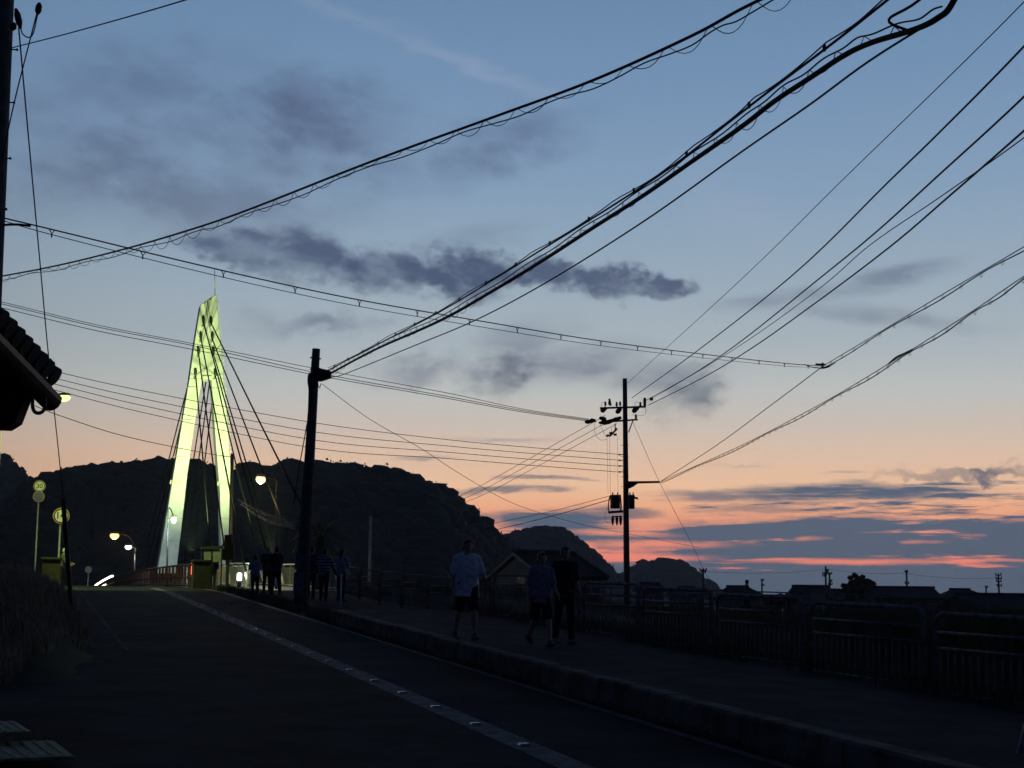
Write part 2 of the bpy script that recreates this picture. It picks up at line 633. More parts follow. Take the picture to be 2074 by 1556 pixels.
# painted lines and studs belong to the road
sheet('centre_line', M_PAINT, (3, 63), [(4.62, .004), (4.95, .004)], 1.0, road)
sheet('edge_line', M_EDGEP, (3, 62), [(6.70, .004), (6.84, .004)], 1.0, road)
sheet('edge_line', mat('faded_paint', (.09, .09, .09), .85, .6, 3, col2=(.035, .036, .038), spec=.03), (27, 62), [(1.63, .004), (1.71, .004)], 1.0, road)
stud = MB()
stud.prism([(-.06, 0, 0), (.06, 0, 0), (.045, 0, .018), (-.045, 0, .018)], (0, .10, 0))
stud_me = stud.mesh('road_stud')
stud_me.materials.append(mat('stud_lens', (.5, .5, .5), .35, .1, 30, metal=.2))
rotroad = Matrix.Rotation(math.atan2(-DH.x, DH.y), 4, 'Z')
for i in range(24):
    s = 12.7 + i * 1.72
    p = RP(s, 4.785, .0045)
    place('road_stud', stud_me, road, Matrix.Translation(p) @ rotroad)

# kerb with its raised footway
walk = sheet('sidewalk', M_WALK, (2, 37), [(7.24, .30), (9.0, .315), (10.75, .30)], 1.0)
tag(walk, 'raised grey asphalt footway behind the kerb', kind='structure')
kerb = MB()
seg = 2.0
for i in range(17):
    s0, s1 = 2.0 + i * seg, 2.0 + (i + 1) * seg - .012
    j = random.uniform(-.008, .008)
    prof = [(6.96 + j, -.05), (7.235 + j, -.05), (7.235 + j, .325 + j), (7.02 + j, .325 + j), (6.985 + j, .30 + j)]
    vs = [RP(s0, u, h) for u, h in prof] + [RP(s1, u, h) for u, h in prof]
    n = 5
    MBk = MB().add(vs, [tuple(range(n)), tuple(range(2 * n - 1, n - 1, -1))] + [(a, (a + 1) % n, n + (a + 1) % n, n + a) for a in range(n)])
    if i == 0:
        kerb_root = MBk.build('kerb', M_CONC)
        tag(kerb_root, 'stained concrete kerb along the raised footway', kind='structure')
    else:
        MBk.build('kerb_stone', M_CONC, kerb_root)
# footway continues as worn paving to the footbridge
fore = sheet('path', M_WALK, (37, 63), [(7.6, .02), (9.0, .03), (12.2, .03), (16.0, .02)], 1.0)
tag(fore, 'open paved space in front of the footbridge', kind='structure')


# ------------------------------------------------------------------ pipe fence along the footway
def fence_panel_meshes(L):
    H_ = 1.04
    r = .030
    arc = [(0.0, 0, 0), (0.0, 0, H_ - .16)]
    for k in range(1, 6):
        a = PI - k * PI / 2 / 5
        arc.append((.16 + .16 * math.cos(a), 0, H_ - .16 + .16 * math.sin(a)))
    arc2 = [(L - x, y, z) for x, y, z in reversed(arc)]
    out = {}
    out['top_rail'] = MB().tube(arc + arc2, r, 8).mesh('top_rail')
    out['rail_a'] = MB().tube([(0, 0, .82), (L, 0, .82)], .019, 6).mesh('rail')
    out['rail_b'] = MB().tube([(0, 0, .63), (L, 0, .63)], .017, 6).mesh('rail')
    out['rail_c'] = MB().tube([(0, 0, .10), (L, 0, .10)], .017, 6).mesh('rail')
    out['picket'] = MB().tube([(0, 0, .10), (0, 0, .63)], .011, 5).mesh('picket')
    for m in out.values():
        m.materials.append(M_RAIL)
        for p in m.polygons:
            p.use_smooth = True
    return out


PL = 2.78
FM = fence_panel_meshes(PL)
UF = 10.5
ordinal = ['first', 'second', 'third', 'fourth', 'fifth', 'sixth', 'seventh', 'eighth', 'ninth', 'tenth', 'eleventh', 'twelfth', 'thirteenth']
for i in range(13):
    s0 = 13.05 + i * 3.03
    a = RP(s0, UF, .28 if s0 < 36 else .05)
    c_ = RP(s0 + PL, UF, .28 if s0 < 36 else .05)
    dx = (c_ - a).normalized()
    yv = Vector((0, 0, 1)).cross(dx).normalized()
    zv = dx.cross(yv)
    # posts stay upright: shear the panel along the slope
    mw = Matrix((dx, yv, Vector((0, 0, 1)))).transposed().to_4x4()
    mw.translation = a
    t = thing('railing_panel', a, 'pipe railing panel with pickets along the footway, %s from the near end' % ordinal[i], 'railing', 'railing panels along the footway')
    loc = WM[t.name].inverted() @ mw
    place('top_rail', FM['top_rail'], t, loc)
    for q in ('rail_a', 'rail_b', 'rail_c'):
        place('rail', FM[q], t, loc)
    for k in range(18):
        x = .10 + k * (PL - .20) / 17
        place('picket', FM['picket'], t, loc @ Matrix.Translation((x, 0, 0)))


# ------------------------------------------------------------------ wires
def vplane_pts(A, B, px):
    """Points seen at the pixels px that lie in the vertical plane through A and B."""
    d = Vector((B.x - A.x, B.y - A.y, 0)).normalized()
    nrm = Vector((d.y, -d.x, 0))
    k = nrm.dot(A)
    out = []
    for (x, y) in px:
        r_ = ray(x, y)
        q = nrm.dot(r_)
        out.append(r_ * (k / q))
    return out


def smooth_curve(P, n=6):
    P = [Vector(p) for p in P]
    out = []
    for i in range(len(P) - 1):
        p0 = P[i - 1] if i else P[0] * 2 - P[1]
        p3 = P[i + 2] if i + 2 < len(P) else P[-1] * 2 - P[-2]
        p1, p2 = P[i], P[i + 1]
        for k in range(n):
            t = k / n
            out.append(.5 * ((2 * p1) + (p2 - p0) * t + (2 * p0 - 5 * p1 + 4 * p2 - p3) * t * t + (3 * p1 - p0 - 3 * p2 + p3) * t ** 3))
    out.append(P[-1])
    return out


def sag_curve(A, B, sag, n=24):
    return [A.lerp(B, i / n) - Vector((0, 0, 4 * sag * (i / n) * (1 - i / n))) for i in range(n + 1)]


WG = 'overhead wires'


def wire(label, A, B, px=(), r=.018, n=6, m=None, seg=5, name='overhead_wire', cat='wire', group=WG, parent=None):
    P = [A] + vplane_pts(A, B, px) + [B]
    C = smooth_curve(P, n)
    o = MB().tube(C, r, seg).build(name, m or M_BLACK, parent, smooth=True)
    if parent is None:
        tag(o, label, cat, group)
    o['pts'] = 0
    del o['pts']
    return o, C


def resample(C, step, t0=0.0, t1=None):
    acc = [0.0]
    for a, b_ in zip(C, C[1:]):
        acc.append(acc[-1] + (b_ - a).length)
    tot = acc[-1] if t1 is None else t1
    out = []
    s = t0
    i = 0
    while s < tot:
        while i < len(acc) - 2 and acc[i + 1] < s:
            i += 1
        f_ = (s - acc[i]) / max(1e-9, acc[i + 1] - acc[i])
        out.append((C[i].lerp(C[i + 1], f_), (C[i + 1] - C[i]).normalized()))
        s += step
    return out


def hanging_loops(C, step, depth, r, m, parent, name='lashing_coil'):
    """Spiral lashing of a telephone cable hung under its messenger."""
    S = resample(C, step / 12)
    pts = []
    side = (C[-1] - C[0]).cross(Vector((0, 0, 1))).normalized()
    for i, (p, t) in enumerate(S):
        a = 2 * PI * i / 12
        w = 1 + .35 * math.sin(i * .071) + .3 * math.sin(i * .0233 + 1)
        a += .8 * math.sin(i * .031)
        pts.append(p - Vector((0, 0, depth * w * (.5 - .5 * math.cos(a)))) + side * (depth * .35 * math.sin(a)))
    return MB().tube(pts, r, 4).build(name, m, parent, smooth=True)


# thick lashed telephone cable over the road, upper left to top
o, C = wire('thick lashed cable crossing the whole sky from the left edge to the top', at(-140, 583, 46), at(1800, -118, 15.5),
            [(0, 560), (120, 537), (250, 505), (380, 467), (500, 426), (750, 328), (1000, 237), (1200, 163), (1400, 73), (1530, 4)], .022, 8)
lashed = [p - Vector((0, 0, .10 + .03 * math.sin(i * .9))) for i, p in enumerate(C)]
MB().tube(smooth_curve(lashed[::2], 4), .010, 4).build('thin_cable', M_BLACK, o, smooth=True)
hanging_loops(C, .78, .15, .006, M_BLACK, o)

# drop cable with Y spacers from the near pole to the clamp on the bracket line
JUN = at(1668, 741, 42)
LPY = 19.0
o, C = wire('cable with hanging Y spacers sloping from the near pole down to the right', at(-8, 438, LPY), JUN,
            [(110, 466), (320, 517), (530, 566), (735, 609), (977, 651), (1206, 689), (1420, 717), (1600, 737)], .011, 8)
low = [p - Vector((0, 0, .015 + .10 * math.sin(PI * min(1, max(0, i / (len(C) - 1)))) ** .5)) for i, p in enumerate(C)]
MB().tube(low, .007, 4).build('lower_cable', M_BLACK, o, smooth=True)
sp = MB()
sp.tube([(-.05, 0, 0), (0, 0, -.06), (.05, 0, 0)], .008, 4)
sp.tube([(0, 0, -.06), (0, 0, -.115)], .010, 4)
sp_me = sp.mesh('spacer')
sp_me.materials.append(M_BLACK)
for p, t in resample(C, 1.62, .9):
    place('spacer', sp_me, o, Matrix.Translation(p) @ Matrix.Rotation(math.atan2(t.y, t.x), 4, 'Z'))

# right pole and its lines
RPY = 70.0
rb = at(1268, 1300, RPY)
rp_top = at(1265.5, 767, RPY)
rp_base = Vector((rp_top.x + .12, RPY, LOW - .3))


def pole_shaft(t, base, top, r0, r1, m=M_POLE, n=14, name='pole_shaft'):
    o = MB().tube([base, base.lerp(top, .5), top], [r0, (r0 + r1) / 2, r1], n).build(name, m, t, smooth=False)
    for p in o.data.polygons:
        p.use_smooth = len(p.vertices) == 4
    return o


rpole = thing('utility_pole', rp_base, 'tall utility pole with two crossarms and transformers beyond the fence', 'utility pole')
pole_shaft(rpole, rp_base, rp_top, .165, .105)


def rat(x, y, dy=0.0):
    return at(x, y, RPY + dy)


def insulator(c, parent, ax=(0, 0, 1), s=1.0):
    ax = Vector(ax).normalized()
    c = Vector(c)
    P = [c + ax * q * s for q in (-.12, -.09, -.085, -.05, -.045, -.01, 0, .04, .045, .09, .12)]
    R = [q * s for q in (.03, .03, .065, .06, .035, .07, .065, .04, .06, .045, .02)]
    return MB().tube(P, R, 8).build('insulator', M_INS, parent, smooth=True)


def bar(a, b_, w, parent, name, m=M_DARKM):
    a, b_ = Vector(a), Vector(b_)
    d = b_ - a
    q = d.to_track_quat('X', 'Z').to_matrix()
    return MB().box((a + b_) / 2, (d.length, w, w), q).build(name, m, parent)


bar(rat(1215, 827, -.1), rat(1308, 824, -.1), .085, rpole, 'crossarm')
bar(rat(1213, 856, -.35), rat(1291, 850, .25), .08, rpole, 'crossarm')
bar(rat(1282, 852, -.1), rat(1273, 876, -.1), .05, rpole, 'brace')
for x, y in ((1226, 818), (1234, 816), (1256, 818), (1249, 819), (1297, 819), (1305, 812)):
    insulator(rat(x, y, -.1), rpole, s=.95)
bar(rat(1306, 806, -.1), rat(1306, 822, -.1), .12, rpole, 'cutout')
bar(rat(1234, 808, -.12), rat(1237, 822, -.12), .09, rpole, 'cutout')
for a, c_ in (((1217, 834), (1228, 826)), ((1248, 837), (1258, 827)), ((1281, 835), (1293, 825))):
    MB().tube([rat(*a, -.1), rat(*a, -.1).lerp(rat(*c_, -.1), .3), rat(*c_, -.1)], [.06, .13, .08], 8).build('strain_insulator', M_INS, rpole, smooth=True)
for a, c_ in (((1214, 857), (1240, 853)), ((1222, 859), (1248, 849)), ((1238, 853), (1258, 846)), ((1214, 847), (1227, 849)), ((1194, 852), (1206, 852)), ((1185, 855), (1198, 854))):
    MB().tube([rat(*a, -.4), rat(*a, -.4).lerp(rat(*c_, -.3), .4), rat(*c_, -.3)], [.06, .11, .07], 8).build('strain_insulator', M_INS, rpole, smooth=True)
insulator(rat(1288, 844), rpole)
bar(rat(1246, 858, -.2), rat(1246, 872, -.2), .05, rpole, 'hanger')
bar(rat(1235, 884, -.2), rat(1250, 868, -.2), .09, rpole, 'switch')
for x, y in ((1231, 883), (1237, 878), (1246, 881)):
    bar(rat(x - 3, y, -.25), rat(x + 3, y - 1, -.25), .10, rpole, 'switch_cap')
for x in (1229.5, 1234.5, 1250):
    MB().tube([rat(x, 884, -.3), rat(x + 2, 1000, -.3)], .008, 4).build('lead_wire', M_BLACK, rpole)
for loop in (((1204, 856), (1206, 880), (1216, 891), (1229, 890)), ((1216, 860), (1221, 872), (1228, 886)), ((1217, 834), (1219, 816), (1226, 815)),
             ((1308, 826), (1307, 838), (1299, 842), (1280, 840)), ((1285, 822), (1289, 814), (1297, 818)), ((1238, 866), (1239, 876))):
    MB().tube(smooth_curve([rat(*q, -.3) for q in loop], 6), .010, 4).build('jumper_wire', M_BLACK, rpole, smooth=True)
for y in (921, 932.5, 944, 956):
    insulator(rat(1255, y, -.15), rpole, (1, 0, 0), .62)
    MB().tube([rat(1255, y, -.15), rat(1265, y, 0)], .02, 5).build('bolt', M_DARKM, rpole)
for y, w in ((902, 9), (925, 9), (952, 8), (966, 8), (986, 9), (1085, 8), (1110, 8)):
    MB().tube([rat(1266 - w, y), rat(1266 + w, y)], .012, 4).build('step_bolt', M_DARKM, rpole)
# bracket for the telephone lines
MB().prism([rat(1268, 975), rat(1336, 974.5), rat(1336, 978.5), rat(1292, 979.5), rat(1283, 986), rat(1272, 991), rat(1268, 991)], (0, .08, 0)).build('bracket_arm', M_DARKM, rpole)


def transformer(x, y0, y1, wpx, dy):
    c0, c1 = rat(x, y1, dy), rat(x, y0, dy)
    r_ = wpx / 2 * RPY / F
    b_ = MB().tube([c0, c0.lerp(c1, .04), c0.lerp(c1, .9), c0.lerp(c1, .92), c1], [r_ * .9, r_, r_, r_ * 1.1, r_ * 1.05], 16).build('transformer', M_DARKM, rpole, smooth=False)
    for k in (-.5, .5):
        insulator(c1 + Vector((k * r_, 0, .06)), b_, s=.6)
    return b_


transformer(1246, 1003, 1030, 20, -.35)
transformer(1279, 1003, 1031, 13, .3)
bar(rat(1234, 1007, -.35), rat(1240, 1009, -.35), .12, rpole, 'lug')
bar(rat(1285, 1008, .3), rat(1292, 1010, .3), .09, rpole, 'lug')
bar(rat(1232, 1038, -.3), rat(1262, 1036, -.3), .11, rpole, 'bracket')
bar(rat(1240, 1047, -.3), rat(1260, 1046, -.3), .06, rpole, 'bracket')
for x in (1241, 1249.5, 1257):
    MB().tube([rat(x, 1045, -.3), rat(x, 1049, -.3), rat(x, 1053, -.3), rat(x, 1059, -.3), rat(x, 1065, -.3)], [.03, .06, .075, .055, .015], 8).build('fuse_holder', M_INS, rpole, smooth=True)
MB().tube(smooth_curve([rat(1234, 1010, -.35), rat(1232, 1026, -.35), rat(1233, 1037, -.35)], 4), .03, 5).build('cable', M_BLACK, rpole)
MB().tube(smooth_curve([rat(1231, 1030, -.35), rat(1225, 1045, -.35), rat(1229, 1058, -.35), rat(1240, 1060, -.35)], 5), .01, 4).build('jumper_wire', M_BLACK, rpole)
MB().tube(smooth_curve([rat(1256, 1002, -.2), rat(1258, 1025, -.2), rat(1256, 1036, -.2)], 4), .035, 5).build('cable', M_BLACK, rpole)

# wires fanning from the right pole to the upper right
NEAR = 16.0
wire('thin earth wire at the top of the tall pole rising to the right', rat(1270, 777), at(2330, -265, NEAR), [(1430, 632), (1560, 510), (1700, 371), (1900, 177), (2074, 4)], .009)
wire('upper wire fanning from the tall pole toward the upper right', rat(1280, 806, -.1), at(2330, -190, NEAR), [(1400, 720), (1600, 562), (1800, 368), (1900, 271), (2074, 94)], .017)
o, C = wire('middle wire fanning from the tall pole toward the upper right', rat(1309, 811, -.1), at(2330, -60, NEAR), [(1400, 760), (1500, 692), (1650, 572), (1770, 474), (1900, 356), (2074, 196)], .017)
p_, t_ = resample(C, 2.2, 2.2)[0]
MB().box(p_ - Vector((0, 0, .07)), (.14, .14, .13)).build('clamp', M_BLACK, o)
wire('thin wire running close under the middle fan wire', rat(1320, 808, -.1), at(2330, 78, NEAR), [(1480, 712), (1650, 592), (1760, 498), (1900, 402), (2074, 279)], .010)
wire('lower wire fanning from the tall pole toward the upper right', rat(1313, 821, -.1), at(2330, 40, NEAR), [(1420, 767), (1520, 707), (1650, 615), (1800, 502), (1930, 391), (2074, 265)], .017)


def ringed(label, A, B, px, step, size, r=.011, drop=.10):
    o, C = wire(label, A, B, px, r, 8)
    sg = [p - Vector((0, 0, drop * (.6 + .3 * math.sin(i * .55)))) for i, p in enumerate(C)]
    MB().tube(sg, .014, 5).build('hung_cable', M_BLACK, o, smooth=True)
    ring = MB()
    ring.tube([(size * .5 * math.cos(a), 0, -size * .45 + size * .5 * math.sin(a)) for a in np.linspace(PI * .75, PI * 2.3, 9)], .007, 4)
    me = ring.mesh('hanger_ring')
    me.materials.append(M_BLACK)
    for p, t in resample(C, step, .8):
        place('hanger_ring', me, o, Matrix.Translation(p) @ Matrix.Rotation(math.atan2(t.y, t.x), 4, 'Z'))
    return o


BR = rat(1337, 976)
ringed('cable with hanger rings running from the clamp to the right edge', JUN, at(2300, 365, 23), [(1790, 668), (1930, 584), (2074, 500)], 1.15, .12)
wire('plain span of cable between the pole bracket and the clamp', BR, JUN, [(1450, 903), (1560, 822)], .014)
ringed('cable with close rings sagging from the pole bracket to the right edge', BR, at(2300, 418, 23), [(1400, 948), (1500, 903), (1600, 852), (1700, 797), (1800, 737), (1900, 675), (1990, 617), (2074, 560)], 0.82, .12)
jb = MB()
jb.tube(smooth_curve([at(1628, 738, 42), at(1645, 744, 42), at(1665, 745.5, 42), at(1682, 741, 42), at(1692, 735, 42)], 5), [.012] * 10 + [.03] * 5 + [.012] * 6, 6)
jb.tube([at(1652, 738, 42), at(1672, 739, 42)], .028, 6)
jb.tube([at(1666, 735, 42), at(1667, 742, 42)], .03, 6)
tag(jb.build('cable_clamp', M_BLACK, smooth=True), 'drooping cable clamp where three cables meet in the sky', 'clamp')
tg = MB()
S_ = [at(1800, 737, 58), at(1815, 724, 58), at(1832, 716, 58), at(1848, 708, 58)]
tg.tube(smooth_curve(S_, 6), .04, 5)
tag(tg.build('splice_closure', M_BLACK, smooth=True), 'small dark splice on the close-ringed cable', 'splice')

# three high-voltage wires from the left to the right pole
for k, (yl, ym, yr) in enumerate(((586, 747, 849), (590, 755, 852), (598, 760, 855))):
    wire(['topmost', 'middle', 'lowest'][k] + ' of three wires passing behind the centre pole to the tall pole', at(-120, yl, 62), rat(1192 + k * 8, yr, -.35),
         [(0, yl + 25), (200, yl + 73), (400, yl + 112), (640, ym), (900, ym + 48 - k), (1060, yr - 20)], .016 if k else .014)
# four low-voltage wires
for k in range(4):
    yl = (752, 766, 778, 790)[k]
    yr = (920, 932, 944, 956)[k]
    wire(['top', 'second', 'third', 'bottom'][k] + ' of four parallel low wires ending on the side of the tall pole', at(-120, yl - 58, 58), rat(1250, yr, -.15),
         [(110, yl), (300, yl + 42 + k * 2), (640, yl + 105 + k * 4.5), (900, yr - 30 + k * .8), (1080, yr - 13)], .014)
wire('lone slack service wire ending at the dark pole near the tower', at(-60, 770, 60), at(470, 926, 74), [(60, 818), (130, 845), (250, 883), (400, 915)], .018)

# wires leaving the right pole toward the houses by the bridge
for k, (x0, y0) in enumerate(((1226, 842), (1240, 850), (1250, 858))):
    wire(['upper', 'middle', 'lower'][k] + ' of three wires dropping from the tall pole toward the thin pale pole', rat(x0, y0, -.3), at(600, 1079 + k * 3, 118),
         [(1060 + k * 15, 936 + k * 4), (940 + k * 12, 1001 + k * 4), (840 + k * 6, 1042 + k * 2), (750, 1068 + k * 2), (680, 1077 + k * 2)], .013)
o, C = wire('upper of two slack cables leaving the transformers toward the bridge', rat(1238, 1004, -.35), at(640, 1118, 116), [(1120, 1035), (1000, 1060), (890, 1080), (800, 1095)], .012)
o, C = wire('lower lashed cable leaving the transformers toward the bridge', rat(1236, 1012, -.35), at(640, 1118, 113), [(1120, 1045), (1000, 1074), (890, 1097), (790, 1111), (720, 1115)], .018)
# stay wires of the right pole
wire('slanting stay wire from the tall pole to the ground by the town', rat(1282, 856), Vector((rat(1282, 856).x + 6.6, RPY + 3.5, LOW)), [(1335, 975), (1400, 1100), (1440, 1182)], .010)
wire('thin wire slanting down from the centre pole toward the tall pole', at(652, 778, 45.5), at(1420, 1110, 100), [(750, 850), (850, 907), (940, 965), (1040, 1020), (1150, 1055), (1240, 1075)], .010)

# ------------------------------------------------------------------ centre pole
CPY = 44.6
cp_top = at(640.5, 707, CPY)
cp_b = at(609, 1222, CPY)
cp_base = cp_b + (cp_b - cp_top).normalized() * .3
cpole = thing('utility_pole', cp_base, 'stout leaning utility pole with a cable box, in front of the bridge', 'utility pole')
pole_shaft(cpole, cp_base, cp_top, .205, .122)


def cat_(x, y, dy=0.0):
    return at(x, y, CPY + dy)


MB().prism([cat_(636, 741), cat_(652, 748), cat_(670, 752), cat_(671, 765), cat_(650, 772), cat_(636, 771)], (0, .34, 0)).build('cable_box', M_BLACK, cpole, bevel=.03)
MB().tube(smooth_curve([cat_(632, 757, -.15), cat_(627, 760, -.15), cat_(626, 775, -.15), cat_(628, 790, -.15), cat_(627, 830, -.15)], 5), .05, 6).build('cable', M_BLACK, cpole, smooth=True)
MB().tube(smooth_curve([cat_(644, 778, -.1), cat_(647, 786, -.1), cat_(650, 777, -.1)], 6), .012, 4).build('jumper_wire', M_BLACK, cpole)
for y in (724, 748):
    MB().tube([cat_(628, y), cat_(650, y + 3)], .025, 5).build('clamp_bolt', M_DARKM, cpole)
MB().tube([cat_(626, 835, -.2), cat_(607, 940, -.4), cat_(595, 1020, -.5)], .018, 5).build('conduit', M_BLACK, cpole)
for y, h in ((1120, 34), (1160, 46)):
    MB().tube([cat_(606.2 + (1222 - y) * .062, y, 0), cat_(606.2 + (1222 - y - h) * .062, y + h, 0)], .215, 14).build('sign_wrap', mat('pole_wrap', (.10, .11, .14), .6, .5, 14), cpole)
# cables from the centre pole to the upper right
B1, B2 = at(2090, -235, 13.0), at(2040, -150, 13.2)
o, C = wire('upper cable on clips rising from the centre pole to the top right', at(664, 750, CPY), B1,
            [(760, 700), (890, 632), (1000, 566), (1100, 504), (1240, 417), (1360, 338), (1480, 245), (1560, 183), (1690, 85), (1800, -2)], .017, 8)
MB().tube([p + Vector((0, 0, .07 - .05 * abs(math.sin(i * .31)))) for i, p in enumerate(C)], .009, 4).build('messenger', M_BLACK, o, smooth=True)
cl = MB().box((0, 0, .02), (.035, .035, .08)).mesh('cable_clip')
cl.materials.append(M_BLACK)
for p, t in resample(C, 1.9, 1.0):
    place('cable_clip', cl, o, Matrix.Translation(p))
o, C = wire('thick lashed bundle rising from the centre pole and bending at the top', at(668, 757, CPY), at(1990, -130, 13.0),
            [(760, 708), (890, 650), (1000, 588), (1100, 527), (1200, 462), (1300, 398), (1400, 328), (1500, 258), (1570, 204), (1640, 158), (1710, 112), (1765, 86), (1850, 60), (1900, 36), (1932, 2)], .033, 8)
up = [p + Vector((0, 0, .10 + .015 * math.sin(i * .7))) for i, p in enumerate(C[:-14])]
ms = MB().tube(up, .010, 4).build('messenger', M_BLACK, o, smooth=True)
hanging_loops([p + Vector((0, 0, .09)) for p in C[:-22]], .62, .12, .0055, M_BLACK, o)
wire('loose cable splitting from the thick bundle to the top edge', C[-26], at(2000, -122, 13.6), [(1800, 40), (1862, 0)], .016, name='branch_cable')
wire('thin twisted wire below the thick bundle', at(672, 764, CPY), C[-16], [(700, 757), (840, 700), (960, 650), (1100, 576), (1300, 451), (1500, 309), (1640, 212), (1760, 124)], .013)

# ------------------------------------------------------------------ near pole on the left
lp_b = Vector(at(-52, 1300, LPY))
lp_base = Vector((at(-38, 1000, LPY).x, LPY, road_z(LPY) - .3))
lp_t = at(8, -40, LPY)
lpole = thing('utility_pole', lp_base, 'dark utility pole cut by the left edge of the picture', 'utility pole')
pole_shaft(lpole, lp_base, lp_t + (lp_t - lp_base).normalized() * 1.0, .20, .135)


def lat(x, y, dy=0.0):
    return at(x, y, LPY + dy)


for a, c_ in (((28, 46), (26, 62)), ((32, 18), (42, 58)), ((80, 6), (76, 30))):
    MB().tube([lat(*a, -.2), lat(*a, -.2).lerp(lat(*c_, -.2), .3), lat(*a, -.2).lerp(lat(*c_, -.2), .7), lat(*c_, -.2)], [.02, .045, .045, .015], 8).build('strain_insulator', M_INS, lpole, smooth=True)
MB().tube(smooth_curve([lat(42, 58, -.2), lat(46, 69, -.2), lat(57, 76, -.2), lat(67, 68, -.2), lat(76, 30, -.2)], 6), .009, 5).build('jumper_wire', M_BLACK, lpole, smooth=True)
for x, y in ((22, 100), (16, 207), (8, 320), (0, 423)):
    MB().tube([lat(x - 14, y - 1), lat(x + 13, y + 1.5)], .010, 5).tube([lat(x + 12, y - 1), lat(x + 13.5, y + 3)], .014, 5).build('step_bolt', M_DARKM, lpole)
bar(lat(-14, 438), lat(6, 441), .08, lpole, 'clamp')
MB().tube(smooth_curve([lat(-20, 458), lat(30, 455), (lat(62, 458))], 5), .017, 5).build('cable', M_BLACK, lpole)
wire('wire from the near pole leaving over the top left edge', lat(20, 98), at(520, -45, 12.5), [(130, 70), (260, 34), (372, 1)], .008)
wire('steep line from a strain insulator down across the near pole', lat(80, 6, -.2), lat(4, 322, -.4), [(60, 84), (30, 203)], .009)
lat_top = lat(38, 56, -.2)

# stay wire with its guard pipe
ga = at(148, 1256, 36.5)
o, C = wire('long stay wire from the near pole to the ground by the road', lat_top, ga, [(58, 280), (80, 520), (100, 738), (127, 1000)], .011, name='stay_wire', group=None)
gtop = at(127.8, 1012, 32.8)
gm = mat('guard_pipe', (.05, .045, .03), .6, .3, 4)
gp = MB().tube([gtop, ga - Vector((0, 0, .15))], .052, 10).build('guard_pipe', gm, o, smooth=True)
g2 = mat('worn_yellow_band', (.14, .12, .05), .6, .3, 10)
for k in range(3):
    a = gtop.lerp(ga, .66 + k * .11)
    c_ = gtop.lerp(ga, .70 + k * .11)
    MB().tube([a, c_], .056, 10).build('warning_band', g2, gp, smooth=True)


